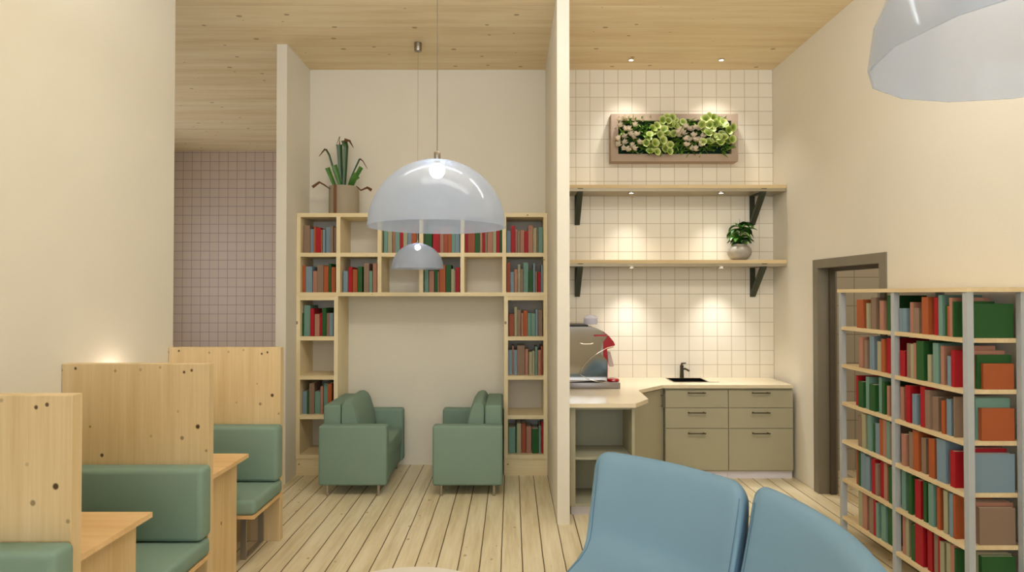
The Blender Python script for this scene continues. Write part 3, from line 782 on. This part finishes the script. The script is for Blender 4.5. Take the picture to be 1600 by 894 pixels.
# ------------------------------------------------------------------ pendant lamps
def pendant(label, x, y, zrim, r, seg=56, rows_=18, cable_top=ZC):
    p = thing('pendant_lamp', label, 'lamp', (x, y, zrim), 'clear dome pendant lamps')
    prof = []
    th = 0.0035
    for i in range(rows_ + 1):
        a = (PI / 2) * i / rows_
        prof.append((max(r * math.cos(a), 0.012 if i == rows_ else 0), zrim + r * 0.985 * math.sin(a)))
    inner = [(max(q[0] - th * (q[0] / r + 0.0), 0.011), zrim + (q[1] - zrim) * (1 - th / r)) for q in prof][::-1]
    bm = nbm(); add_lathe(bm, prof + inner + [prof[0]], (x, y), seg)
    bmesh.ops.remove_doubles(bm, verts=bm.verts[:], dist=1e-5)
    part('lamp_shade', bm, M['shade'], p, smooth=True)
    zt = zrim + r * 0.985
    part('socket', add_lathe(nbm(), [(0.0, zt - 0.012), (0.0095, zt - 0.012), (0.0105, zt), (0.0115, zt + 0.002), (0.0115, zt + 0.026), (0.009, zt + 0.029), (0, zt + 0.029)], (x, y), 20), M['metal'], p, smooth=True)
    rb = 0.0265; zb_ = zt - 0.012 - rb * 0.95
    part('bulb', add_lathe(nbm(), [(max(0, rb * math.sin(PI * i / 14)), zb_ - rb * math.cos(PI * i / 14)) for i in range(15)], (x, y), 24), M['bulb'], p, smooth=True)
    part('cable', add_tube(nbm(), [(x, y, zt + 0.028), (x, y, cable_top - 0.07)], 0.0016, 8), M['metal'], p)
    part('ceiling_rose', add_lathe(nbm(), [(0, cable_top - 0.078), (0.032, cable_top - 0.078), (0.035, cable_top - 0.07), (0.035, cable_top - 0.001), (0, cable_top - 0.001)], (x, y), 24), M['metal'], p, smooth=True)
    return p
c = at(652.5, 420, 5.80)
pendant('small-looking farther clear dome pendant lamp, hanging in front of the alcove', c.x, 5.80, c.z, 0.2385)
c = at(683.0, 355.5, 2.19)
pendant('large clear dome pendant lamp hanging in the middle, nearer than its small-looking twin', c.x, 2.19, c.z, 0.2385)
pendant('clear dome pendant lamp with faceted rim cut off by the top right corner', 0.735, 0.818, 2.073, 0.2385, seg=16, rows_=6)

# ------------------------------------------------------------------ kitchen
CT = 0.895; CTH = 0.032
YK = 5.96
poly = [(0.448, 4.94), (0.968, 4.94), (1.115, 5.17), (1.125, 5.63), (1.425, YK), (1.425, YB - 0.003), (0.448, YB - 0.003)]
bm = add_prism(nbm(), poly, 'z', CT - CTH, CT)
SXA, SXB, SYA, SYB = 1.575, 1.915, 6.15, 6.43
add_box(bm, 1.425, SXA, YK, YB - 0.003, CT - CTH, CT); add_box(bm, SXB, 2.652, YK, YB - 0.003, CT - CTH, CT)
add_box(bm, SXA, SXB, YK, SYA, CT - CTH, CT); add_box(bm, SXA, SXB, SYB, YB - 0.003, CT - CTH, CT)
cnt = solo('worktop', bm, M['counter'], 'cream stone worktop running round the kitchen corner', 'worktop', loc=(1.4, 5.9, CT - CTH))
# near open shelf cabinet
cb_ = thing('open_cabinet', 'olive grey open shelf cabinet under the near end of the worktop', 'cabinet', (0.72, 5.2, 0))
y0, y1 = 4.985, 5.40
part('side_panel', bx(0.46, 0.50, y0, y1, 0.08, 0.860), M['cab'], cb_)
part('side_panel', bx(0.945, 0.968, y0, y1, 0.08, 0.860), M['cab'], cb_)
part('back_panel', bx(0.50, 0.945, y1 - 0.015, y1, 0.08, 0.860), M['cab_in'], cb_)
for z in (0.10, 0.465, 0.860): part('shelf', bx(0.50, 0.945, y0 + 0.005, y1 - 0.016, z - 0.02, z), M['cab_in'], cb_)
part('plinth', bx(0.47, 0.96, y0 + 0.05, y1 - 0.02, 0, 0.079), M['kick'], cb_)
# body along the partition and diagonal door cabinet
cd_ = thing('corner_cabinet', 'olive grey corner cabinet with diagonal door and upright handle', 'cabinet', (1.0, 5.95, 0))
pd = [(0.46, 5.402), (0.985, 5.402), (1.06, 5.64), (1.435, 6.045), (1.435, 6.49), (0.46, 6.49)]
part('body', add_prism(nbm(), pd, 'z', 0.07, 0.860), M['cab'], cd_)
dv = Vector((1.435 - 1.06, 6.045 - 5.64, 0)).normalized(); nv = Vector((dv.y, -dv.x, 0))
A = Vector((1.06, 5.64, 0)); B = Vector((1.435, 6.045, 0))
def quad_slab(a, b, n, t0, t1, z0, z1):
    p = [a + n * t0, b + n * t0, b + n * t1, a + n * t1]
    return add_prism(nbm(), [(q.x, q.y) for q in p], 'z', z0, z1)
dr = part('cabinet_door', quad_slab(A + dv * 0.006, B - dv * 0.004, nv, 0.001, 0.018, 0.075, 0.848), M['cab'], cd_)
hb = B - dv * 0.05 + nv * 0.045
bm = nbm(); add_tube(bm, [hb + Vector((0, 0, 0.68)), hb + Vector((0, 0, 0.80))], 0.006, 10)
for z in (0.69, 0.79): add_tube(bm, [hb + Vector((0, 0, z)), hb - nv * 0.027 + Vector((0, 0, z))], 0.0055, 10)
part('handle', bm, M['metal'], dr, smooth=True)
part('plinth', add_prism(nbm(), [(0.47, 5.44), (0.95, 5.44), (1.03, 5.70), (1.40, 6.09), (1.40, 6.45), (0.47, 6.45)], 'z', 0, 0.069), M['kick'], cd_)
# drawers
def drawer_unit(label, xa, xb):
    r = thing('drawer_cabinet', label, 'cabinet', ((xa + xb) / 2, 6.25, 0), 'olive grey drawer cabinets')
    part('body', bx(xa, xb, YK + 0.045, YB - 0.004, 0.07, 0.860), M['cab'], r)
    zs = [at(0, p, YK + 0.026).z for p in (609.5, 637.5, 669.7, 735.5)]
    hz = [at(0, p, YK).z for p in (614.3, 645.3, 677.6)]
    for i in range(3):
        d = part('drawer_front', bx(xa + 0.0025, xb - 0.0025, YK + 0.026, YK + 0.044, zs[i + 1] + 0.0025, min(zs[i], 0.853) - 0.002, bev=0.001, seg=1), M['cab'], r)
        xc = (xa + xb) / 2 - 0.008; z = hz[i]
        bm = nbm(); add_tube(bm, [(xc - 0.085, YK - 0.006, z), (xc + 0.085, YK - 0.006, z)], 0.0055, 10)
        for q in (-0.07, 0.07): add_tube(bm, [(xc + q, YK - 0.006, z), (xc + q, YK + 0.027, z)], 0.006, 8)
        part('handle', bm, M['handle'], d, smooth=True)
    part('plinth', bx(xa, xb, YK + 0.06, YB - 0.02, 0, 0.069), M['kick'], r)
xm = at(1138, 600, YK + 0.026).x
drawer_unit('olive grey three drawer cabinet under the sink', 1.452, xm - 0.001)
drawer_unit('olive grey three drawer cabinet at the right end, next to the right wall', xm + 0.001, 2.664)
# sink
sk = thing('sink', 'black inset sink with steel rim in the worktop', 'sink', (1.745, 6.29, CT - 0.03))
xa, xb, ya, yb = SXA + 0.001, SXB - 0.001, SYA + 0.001, SYB - 0.001
bm = nbm(); rw = 0.012
add_box(bm, xa - rw, xb + 0.10, ya - rw, ya + 0.001, CT + 0.0003, CT + 0.003); add_box(bm, xa - rw, xb + rw, yb - 0.001, yb + rw, CT + 0.0003, CT + 0.003)
add_box(bm, xa - rw, xa + 0.001, ya, yb, CT + 0.0003, CT + 0.003); add_box(bm, xb - 0.001, xb + rw, ya, yb, CT + 0.0003, CT + 0.003)
part('rim', bm, M['metal'], sk)
bm = nbm()
add_box(bm, xa, xb, ya, yb, CT - 0.030, CT - 0.026)
add_box(bm, xa, xa + 0.003, ya, yb, CT - 0.026, CT); add_box(bm, xb - 0.003, xb, ya, yb, CT - 0.026, CT)
add_box(bm, xa + 0.003, xb - 0.003, ya, ya + 0.003, CT - 0.026, CT); add_box(bm, xa + 0.003, xb - 0.003, yb - 0.003, yb, CT - 0.026, CT)
part('basin', bm, M['black'], sk)
fx_, fy = at(1065.5, 588, 6.455).x, 6.458
fa = thing('faucet', 'chrome mixer faucet behind the black sink', 'faucet', (fx_, fy, CT))
part('body', add_lathe(nbm(), [(0, CT + 0.0003), (0.022, CT + 0.0003), (0.020, CT + 0.02), (0.017, CT + 0.1), (0.018, CT + 0.13), (0, CT + 0.135)], (fx_, fy), 20), M['handle'], fa, smooth=True)
part('spout', add_tube(nbm(), [(fx_, fy, CT + 0.085), (fx_ + 0.02, fy - 0.05, CT + 0.10), (fx_ + 0.045, fy - 0.10, CT + 0.085)], 0.010, 12), M['handle'], fa, smooth=True)
part('lever', add_tube(nbm(), [(fx_, fy, CT + 0.128), (fx_ - 0.004, fy - 0.01, CT + 0.148), (fx_ + 0.035, fy - 0.03, CT + 0.155)], [0.012, 0.010, 0.006], 10), M['handle'], fa, smooth=True)

# wall shelves with brackets
SY0 = 6.18
def wall_shelf(label, pyt):
    zt = at(0, pyt, SY0).z; za = zt - 0.034; zb2 = za - 0.029
    r = thing('wall_shelf', label, 'shelf', (1.57, 6.34, zb2), 'pine kitchen wall shelves')
    part('board', bx(0.444, XR - 0.003, SY0, YB - 0.002, za, zt), M['shelfwood'], r)
    part('light_rail', bx(0.446, XR - 0.005, SY0 + 0.004, YB - 0.004, zb2, za - 0.0003), M['rail'], r)
    for xc in (0.672, 2.478):
        bm = nbm(); w = 0.026
        zl = zb2 - 0.30
        add_box(bm, xc - w, xc + w, YB - 0.014, YB - 0.002, zl, zb2)
        # diagonal strut
        pts = [(YB - 0.014, zl), (YB - 0.014, zl + 0.05), (SY0 + 0.055, zb2 - 0.004), (SY0 + 0.012, zb2 - 0.004), (SY0 + 0.012, zb2 - 0.014)]
        add_prism(bm, [(a, b) for a, b in pts], 'x', xc - w, xc + w)
        add_box(bm, xc - w, xc + w, SY0 + 0.004, YB - 0.014, zb2 - 0.004, zb2 - 0.0002)
        add_box(bm, xc - w, xc + w, SY0 + 0.0005, SY0 + 0.0035, za - 0.007, za)
        part('bracket', bm, M['bracket'], r)
    return r, zt, zb2
r1, z1t, z1b = wall_shelf('upper pine wall shelf in the kitchen, below the planter frame', 288.7)
r2, z2t, z2b = wall_shelf('lower pine wall shelf in the kitchen carrying the potted plant', 406.2)
def puck(label, x, y, z, glow, e, tilt=2):
    s = thing('spotlight', label, 'lamp', (x, y, z), 'small round kitchen spotlights')
    part('ring', add_lathe(nbm(), [(0.020, z - 0.001), (0.027, z - 0.001), (0.029, z - 0.004), (0.029, z - 0.0125), (0.020, z - 0.0125), (0.020, z - 0.001)], (x, y), 24), M['chrome'], s, smooth=True)
    part('lens', add_lathe(nbm(), [(0, z - 0.008), (0.0195, z - 0.008), (0.0195, z - 0.011), (0, z - 0.011)], (x, y), 24), M['spotglow'], s)
    if e: light('spot_beam', 'SPOT', (x, y, z - 0.016), e, (1, 0.95, 0.88), (math.radians(tilt), 0, 0), spot_size=math.radians(92), spot_blend=1.0, shadow_soft_size=0.04)
    return s
for px, nm in ((986, 'left'), (1127, 'right')):
    x = at(px, 91.5, 6.2).x
    puck('%s small spotlight recessed in the kitchen ceiling' % nm, x, 6.20, ZC, 1, 45, 2)
for px, nm in ((987, 'left'), (1128, 'right')):
    x = at(px, 298, 6.21).x
    puck('%s small spotlight under the upper kitchen shelf' % nm, x, 6.235, z1b, 1, 23)
    puck('%s small spotlight under the lower kitchen shelf' % nm, x, 6.235, z2b, 1, 38)

# ------------------------------------------------------------------ coffee machine
YM0, YM1 = 5.72, 6.10
cm = thing('coffee_machine', 'steel and red espresso machine on the worktop beside the partition wall', 'coffee machine', (0.72, 5.9, CT))
def mp(cx, cy, Y=YM0): 
    v = at(880 + cx * .1566, 480 + cy * .1566, Y); return (v.x, v.z)
zb0 = CT + 0.001
body = [(0.475, zb0 + 0.055), mp(445, 730), mp(447, 600), mp(445, 500), mp(440, 420), mp(505, 400), mp(521, 380), mp(505, 345), mp(460, 290), mp(400, 240), mp(330, 210), mp(240, 195), (0.475, mp(0, 195)[1])]
part('body', add_prism(nbm(), [(0.475, zb0 + 0.055), mp(400, 730), mp(400, 241), mp(330, 211), mp(240, 196), (0.475, mp(0, 196)[1])], 'y', YM0 + 0.012, YM1), M['metal'], cm)
part('front_fascia', add_prism(nbm(), [mp(400, 730), mp(445, 730), mp(447, 600), mp(445, 500), mp(440, 420), mp(505, 400), mp(521, 380), mp(505, 345), mp(460, 290), mp(400, 241)], 'y', YM0 + 0.012, YM1), M['red'], cm)
part('red_side_strip', add_prism(nbm(), [mp(305, 292), mp(305, 274), mp(428, 274), mp(430, 292)], 'y', YM0 - 0.002, YM0 - 0.0003), M['red'], cm)
side = [(0.476, mp(0, 728)[1]), mp(435, 728), mp(440, 600), mp(436, 530), mp(400, 490), mp(372, 460), mp(380, 400), mp(400, 345), mp(435, 300), mp(435, 282), mp(395, 248), mp(330, 216), mp(240, 203), (0.476, mp(0, 203)[1])]
part('side_panel', add_prism(nbm(), side, 'y', YM0, YM0 + 0.0118), M['mirror_steel'], cm)
part('lid', bx(0.478, mp(250, 200)[0], YM0 - 0.001, YM1, mp(0, 194)[1] + 0.0005, mp(0, 180)[1]), M['blackplastic'], cm)
part('base_tray', bx(0.476, mp(567, 0)[0], YM0 - 0.01, YM1, zb0, zb0 + 0.054, bev=0.003), M['plasticgrey'], cm, smooth=True)
bm = nbm(); xc = (mp(450, 0)[0] + mp(575, 0)[0]) / 2
add_lathe(bm, [(0, zb0 + 0.0545), (0.052, zb0 + 0.0545), (0.058, zb0 + 0.062), (0.05, zb0 + 0.078), (0.02, zb0 + 0.084), (0, zb0 + 0.085)], (xc, YM0 + 0.09), 28)
part('drip_lid', bm, M['red'], cm, smooth=True)
arc = [(516, 386), (440, 405), (350, 455), (285, 500), (225, 555), (185, 610), (163, 655), (172, 672), (205, 695), (250, 720), (330, 740), (430, 750)]
pts = [(mp(a, b)[0], YM0 - 0.006, mp(a, b)[1]) for a, b in arc]
part('trim_arc', add_tube(nbm(), pts, 0.003, 8), M['chrome'], cm, smooth=True)
pts = [mp(450, 445), mp(478, 450), mp(515, 590), mp(505, 600), mp(470, 600), mp(458, 560)]
part('portafilter_handle', add_prism(nbm(), pts, 'y', YM0 + 0.05, YM0 + 0.08), M['handle_light'], cm)
v = at(880 + 235 * .1566, 480 + 355 * .1566, YM0)
bm = nbm()
add_tube(bm, [(v.x + 0.062 * math.cos(a), YM0 - 0.008 , v.z + 0.012 * math.sin(a)) for a in [PI + PI * i / 12 for i in range(13)]], 0.0035, 8)
part('cup_rail', bm, M['chrome'], cm, smooth=True)
# beaker on top
v = at(880 + 306 * .1566, 0, YM0 + 0.1); zt0 = mp(0, 180)[1] + 0.0015
xg = (mp(228, 0)[0] + mp(383, 0)[0]) / 2 + 0.01
hp = thing('cup', 'clear plastic cup with domed lid on top of the coffee machine', 'cup', (xg - 0.02, YM0 + 0.16, zt0))
rg = 0.065
# a short bean-hopper style beaker standing on the flat lid
bm = add_lathe(nbm(), [(0, zt0), (rg * 0.94, zt0), (rg, zt0 + 0.02), (rg, zt0 + 0.055), (rg - 0.002, zt0 + 0.055), (rg - 0.002, zt0 + 0.02), (rg * 0.92, zt0 + 0.002), (0, zt0 + 0.002)], (xg - 0.02, YM0 + 0.16), 28)
part('beaker', bm, M['glass'], hp, smooth=True)
part('domed_lid', add_lathe(nbm(), [(rg + 0.002, zt0 + 0.056), (rg * 0.8, zt0 + 0.075), (rg * 0.4, zt0 + 0.086), (0, zt0 + 0.088)], (xg - 0.02, YM0 + 0.16), 28), M['glass'], hp, smooth=True)

# ------------------------------------------------------------------ plants
def leaf(bm, base, direction, length, width, droop, fold=0.25, n=8, up=Vector((0, 0, 1)), tip=1.0):
    d = Vector(direction).normalized(); p = Vector(base)
    side = d.cross(up)
    if side.length < 1e-3: side = Vector((1, 0, 0))
    side.normalize()
    prev = None
    for i in range(n + 1):
        t_ = i / n
        w = width * (math.sin(PI * min(1, (t_ * 0.93 + 0.07)) ** 0.8) ** 0.8) * (1 if t_ < 1 else 0.02)
        nrm = side.cross(d).normalized()
        l = bm.verts.new(p - side * w / 2 + nrm * w * fold); c_ = bm.verts.new(p); r_ = bm.verts.new(p + side * w / 2 + nrm * w * fold)
        if prev:
            bm.faces.new((prev[0], prev[1], c_, l)); bm.faces.new((prev[1], prev[2], r_, c_))
        prev = (l, c_, r_)
        p = p + d * (length / n)
        d = (d + Vector((0, 0, -1)) * droop / n).normalized()

# small plant on the lower shelf
pc = at(1155.5, 395, 6.30); zc = z2t + 0.0005
pl = thing('potted_plant', 'leafy green plant in a round grey pot on the lower kitchen shelf', 'plant', (pc.x, 6.30, zc))
prof = [(0, 0), (0.045, 0), (0.075, 0.012), (0.108, 0.05), (0.118, 0.085), (0.108, 0.12), (0.085, 0.143), (0.072, 0.150), (0.074, 0.160), (0.066, 0.160), (0.062, 0.148), (0.05, 0.14), (0, 0.14)]
part('pot', add_lathe(nbm(), [(r_, zc + z_) for r_, z_ in prof], (pc.x, 6.30), 40), M['concrete'], pl, smooth=True)
part('soil', add_lathe(nbm(), [(0, zc + 0.149), (0.06, zc + 0.149), (0.06, zc + 0.1405), (0, zc + 0.1405)], (pc.x, 6.30), 24), M['soil'], pl)
rnd = random.Random(3)
for nm, mat, cnt_, zr in (('foliage', 'leaf', 26, (0.16, 0.34)), ('foliage', 'leafdark', 22, (0.15, 0.36)), ('foliage', 'leaflight', 7, (0.18, 0.32))):
    bm = nbm()
    for i in range(cnt_):
        a = rnd.uniform(0, 2 * PI); h = rnd.uniform(*zr)
        rr = rnd.uniform(0.0, 0.03)
        leaf(bm, (pc.x + 0.01 + rr * math.cos(a), 6.30 + rr * math.sin(a), zc + h), (math.cos(a), math.sin(a) * 0.9, rnd.uniform(0.1, 0.9)), rnd.uniform(0.10, 0.15), rnd.uniform(0.05, 0.07), rnd.uniform(1.4, 2.2))
    part(nm, bm, M[mat], pl, smooth=True)
bm = nbm()
for sx, a, h in ((-1, PI, 0.20), (1, 0.1, 0.21)): leaf(bm, (pc.x + sx * 0.045, 6.27, zc + h), (sx, -0.1, 0.1), 0.10, 0.025, 1.2)
part('dry_leaves', bm, M['leafdry'], pl, smooth=True)
bm = nbm(); add_tube(bm, [(pc.x, 6.3, zc + 0.14), (pc.x + 0.01, 6.3, zc + 0.25), (pc.x + 0.004, 6.3, zc + 0.36), (pc.x + 0.003, 6.3, zc + 0.42)], [0.006, 0.005, 0.003, 0.001], 8)
part('stem', bm, M['leafdark'], pl)

# strap leaved plant on the bookcase
bc = at(537.5, 310, 6.30); zp = zt + 0.0005
pg_ = thing('potted_plant', 'tall strap-leaved plant with bent tips in a taupe pot on top of the bookcase', 'plant', (bc.x, 6.30, zp))
RP = 0.147
part('pot', add_lathe(nbm(), [(0, zp), (RP * 0.97, zp), (RP, zp + 0.01), (RP, zp + 0.285), (RP - 0.012, zp + 0.285), (RP - 0.012, zp + 0.25), (0, zp + 0.25)], (bc.x, 6.30), 44), M['potwood'], pg_, smooth=True)
part('soil', add_lathe(nbm(), [(0, zp + 0.262), (RP - 0.014, zp + 0.262), (RP - 0.014, zp + 0.2505), (0, zp + 0.2505)], (bc.x, 6.30), 30), M['soil'], pg_)
xsn = at(524, 310, 6.17).x; xoff = xsn - bc.x
bm = nbm(); a0 = math.asin(max(-1, min(1, xoff / RP)))
ring0 = []
for i in range(6):
    a = -PI / 2 + a0 - 0.12 + 0.24 * i / 5
    ring0.append([(bc.x + rr * math.cos(a), 6.30 + rr * math.sin(a)) for rr in (RP + 0.0006, RP + 0.004)])
for q0, q1 in zip(ring0, ring0[1:]): add_prism(bm, [q0[0], q1[0], q1[1], q0[1]], 'z', zp + 0.002, zp + 0.284)
part('strap', bm, M['potbrown'], pg_, label='brown vertical band')
def strap(bm, pts, w0, w1):
    """pts: pixel polyline (x, y, depth offset)."""
    P = [at(a, b, 6.30 + d) for a, b, d in pts]
    n = len(P); prev = None
    for i, p in enumerate(P):
        tdir = (P[min(i + 1, n - 1)] - P[max(0, i - 1)]).normalized()
        s_ = tdir.cross(Vector((0, 1, 0))).normalized(); w = w0 + (w1 - w0) * i / (n - 1)
        l = bm.verts.new(p - s_ * w / 2 + Vector((0, -w * 0.18, 0))); c_ = bm.verts.new(p); r_ = bm.verts.new(p + s_ * w / 2 + Vector((0, -w * 0.18, 0)))
        if prev: bm.faces.new((prev[0], prev[1], c_, l)); bm.faces.new((prev[1], prev[2], r_, c_))
        prev = (l, c_, r_)
def g(cx, cy, d=0.0): return (480 + cx * .1679, 190 + cy * .1679, d)
bm = nbm()
strap(bm, [g(262, 610), g(225, 520, -0.03), g(190, 430, -0.06)], 0.035, 0.05)
strap(bm, [g(315, 610), g(285, 500, -0.02), g(255, 405, -0.04)], 0.035, 0.055)
strap(bm, [g(395, 610, -0.03), g(425, 540, -0.06), g(470, 500, -0.07)], 0.045, 0.075)
strap(bm, [g(415, 605), g(455, 515, -0.02), g(505, 425, -0.05)], 0.035, 0.045)
part('leaf_blades', bm, M['leaf'], pg_)
bm = nbm()
strap(bm, [g(325, 610), g(312, 430), g(302, 215)], 0.035, 0.062)
strap(bm, [g(345, 610, -0.01), g(355, 430, -0.01), g(362, 235, -0.01), g(345, 175, -0.01)], 0.034, 0.06)
strap(bm, [g(300, 590, 0.03), g(240, 430, 0.03), g(205, 310, 0.02), g(175, 258, 0)], 0.022, 0.02)
strap(bm, [g(400, 540, 0.03), g(450, 430, 0.03), g(488, 350, 0.02)], 0.014, 0.018)
part('leaf_blades', bm, M['leafdark'], pg_)
bm = nbm()
strap(bm, [g(172, 255), g(150, 275, -0.02), g(110, 325, -0.04)], 0.024, 0.006)
strap(bm, [g(302, 215), g(303, 140, -0.02), g(270, 225, -0.05)], 0.014, 0.004)
strap(bm, [g(345, 175, -0.02), g(395, 180, -0.05), g(432, 245, -0.08)], 0.04, 0.004)
strap(bm, [g(488, 345, 0.02), g(520, 370, -0.02), g(560, 440, -0.06)], 0.015, 0.004)
strap(bm, [g(215, 630, -0.10), g(160, 590, -0.13), g(115, 565, -0.15), g(50, 612, -0.17)], 0.008, 0.03)
strap(bm, [g(455, 600, -0.1), g(500, 640, -0.13), g(560, 615, -0.15), g(600, 640, -0.16)], 0.008, 0.032)
part('bent_tips', bm, M['leafdry'], pg_)

# planter frame on the kitchen wall
def fp(cx, cy, Y): return at(930 + cx * .15, 160 + cy * .15, Y)
YP = 6.36
a = fp(165, 120, YP); b = fp(1490, 613, YP); ia = fp(240, 190, YP); ib = fp(1420, 537, YP)
pf = thing('wall_planter', 'taupe framed living wall planter with green and white succulents above the kitchen shelves', 'planter', ((a.x + b.x) / 2, 6.43, b.z))
bm = nbm()
add_box(bm, a.x, b.x, YP, YB - 0.002, ia.z, a.z); add_box(bm, a.x, b.x, YP, YB - 0.002, b.z, ib.z)
add_box(bm, a.x, ia.x, YP, YB - 0.002, ib.z, ia.z); add_box(bm, ib.x, b.x, YP, YB - 0.002, ib.z, ia.z)
part('frame', bm, M['frameboard'], pf)
M['backing'] = plain('dark_green_backing', (16, 48, 32), 0.8)
part('backing', bx(ia.x, ib.x, YP + 0.06, YP + 0.08, ib.z, ia.z), M['backing'], pf)
def rim_leaf_mat():
    t_ = NT('lime_succulent_leaf')
    geo = t_.n('ShaderNodeUVMap')
    c_ = t_.n('ShaderNodeTexCoord'); sp_ = t_.n('ShaderNodeSeparateXYZ'); t_.l(c_.outputs['UV'], sp_.inputs[0])
    col = t_.ramp(sp_.outputs[0], [(0.0, srgb(70, 96, 20)), (0.5, srgb(128, 152, 48)), (0.78, srgb(186, 200, 110)), (1.0, srgb(226, 232, 178))])
    t_.l(col, t_.b.inputs['Base Color']); t_.b.inputs['Roughness'].default_value = 0.5
    return t_.m
M['lime'] = rim_leaf_mat()
def cup(bm, p, dirv, r, mat_white=False, uvl=None):
    """a cupped fleshy leaf: spoon-shaped dish of radius r, opening along dirv."""
    d = Vector(dirv).normalized(); up = Vector((0, 0, 1)); s = d.cross(up).normalized(); w = s.cross(d)
    p = Vector(p); seg = 10
    rings = [[bm.verts.new(p)]]; rad = [0.0, 0.55, 0.9, 1.0]
    for q in (0.5, 0.85, 1.0):
        ring = []
        for k in range(seg):
            an = 2 * PI * k / seg
            rr = r * q * (1.0 if math.sin(an) > -0.2 else 0.86)
            hgt = r * 0.42 * q * q
            ring.append(bm.verts.new(p + (s * math.cos(an) * 0.92 + w * math.sin(an)) * rr + d * hgt))
        rings.append(ring)
    def setuv(f, vals):
        for lp, v_ in zip(f.loops, vals): lp[uvl].uv = (v_, 0)
    for k in range(seg):
        f = bm.faces.new((rings[0][0], rings[1][k], rings[1][(k + 1) % seg])); setuv(f, (0, .5, .5))
    for i, (q0, q1) in enumerate(((.5, .8), (.8, 1.0))):
        for k in range(seg):
            f = bm.faces.new((rings[i + 1][k], rings[i + 2][k], rings[i + 2][(k + 1) % seg], rings[i + 1][(k + 1) % seg])); setuv(f, (q0, q1, q1, q0))
rnd = random.Random(11)
lime1 = [(750, 160), (700, 190), (800, 165), (830, 190), (640, 250), (690, 240), (790, 230), (830, 250), (910, 215), (600, 280), (620, 310), (740, 330), (670, 340), (570, 345), (550, 385), (800, 350), (820, 330), (720, 290), (880, 260), (530, 430), (620, 430), (670, 450), (580, 470), (780, 450), (730, 490), (570, 520), (770, 515), (640, 520), (700, 400), (760, 200)]
lime2 = [(1180, 155), (1120, 185), (1230, 165), (1290, 190), (1110, 235), (1190, 240), (1150, 180), (1330, 215), (1250, 230), (1430, 265), (1390, 300), (1300, 250), (1170, 330), (1210, 290), (1230, 350), (1280, 370), (1320, 340), (1340, 370), (1420, 390), (1380, 410), (1300, 420), (1240, 385), (1350, 250), (1110, 280), (1190, 420), (1120, 420)]
for lst in (lime1, lime2):
    bm = nbm(); uvl = bm.loops.layers.uv.new('uv')
    for x_, y_ in lst:
        q_ = fp(x_, y_, YP - 0.02 - rnd.uniform(0, 0.05))
        cup(bm, q_, (rnd.uniform(-.5, .5), -1, rnd.uniform(-0.1, .7)), rnd.uniform(0.042, 0.052), uvl=uvl)
        # small stalk back to the planter
        add_tube(bm, [q_, (q_.x, YP + 0.058, q_.z - 0.01)], 0.004, 5)
    part('lime_succulents', bm, M['lime'], pf, smooth=True, label='lime green cupped leaves with pale rims')['kind'] = 'stuff'
M['bloom'] = plain('whitish_bloom', (216, 204, 184), 0.6, var=0.12, nscale=40)
wl = [(255, 200), (260, 260), (320, 180), (370, 175), (410, 255), (315, 295), (350, 300), (240, 400), (240, 460), (305, 375), (305, 440), (370, 350), (385, 470), (300, 500), (340, 510), (460, 435), (400, 380), (430, 350), (410, 500)]
wr = [(935, 270), (970, 290), (1040, 280), (1070, 290), (880, 310), (870, 360), (1020, 360), (940, 400), (975, 405), (1040, 405), (1075, 410), (1120, 370), (950, 460), (1100, 460), (1010, 500), (1045, 505), (860, 330), (1000, 300), (920, 340)]
for lst in (wl, wr):
    bm = nbm()
    for x_, y_ in lst:
        q_ = fp(x_, y_, YP - 0.02 - rnd.uniform(0, 0.04))
        for k in range(5):
            an = 2 * PI * k / 5 + rnd.random()
            dv_ = Vector((math.cos(an) * 0.6, -0.7, math.sin(an) * 0.6 + 0.2))
            leaf(bm, q_, dv_, rnd.uniform(0.055, 0.065), 0.042, -0.9, fold=0.3, n=5)
    part('white_blooms', bm, M['bloom'], pf, smooth=True, label='whitish closed blooms')['kind'] = 'stuff'
M['fern_leaf'] = plain('fern_green', (112, 156, 56), 0.5, var=0.3); M['fern_leaflight'] = plain('fern_pale_green', (140, 172, 78), 0.5, var=0.25); M['fern_leafdark'] = plain('fern_deep_green', (76, 120, 42), 0.5, var=0.3)
for mat, n_ in (('leaf', 260), ('leaflight', 150), ('leafdark', 120)):
    bm = nbm()
    for i in range(n_):
        x_ = rnd.uniform(260, 1400); y_ = rnd.uniform(190, 520)
        q_ = fp(x_, y_, YP + 0.04)
        leaf(bm, q_, (rnd.uniform(-1, 1), -rnd.uniform(0.3, 0.8), rnd.uniform(-0.6, 0.5)), rnd.uniform(0.07, 0.13), rnd.uniform(0.018, 0.03), rnd.uniform(-0.3, 0.8), n=5)
    part('fern_leaves', bm, M['fern_' + mat], pf, smooth=True)['kind'] = 'stuff'
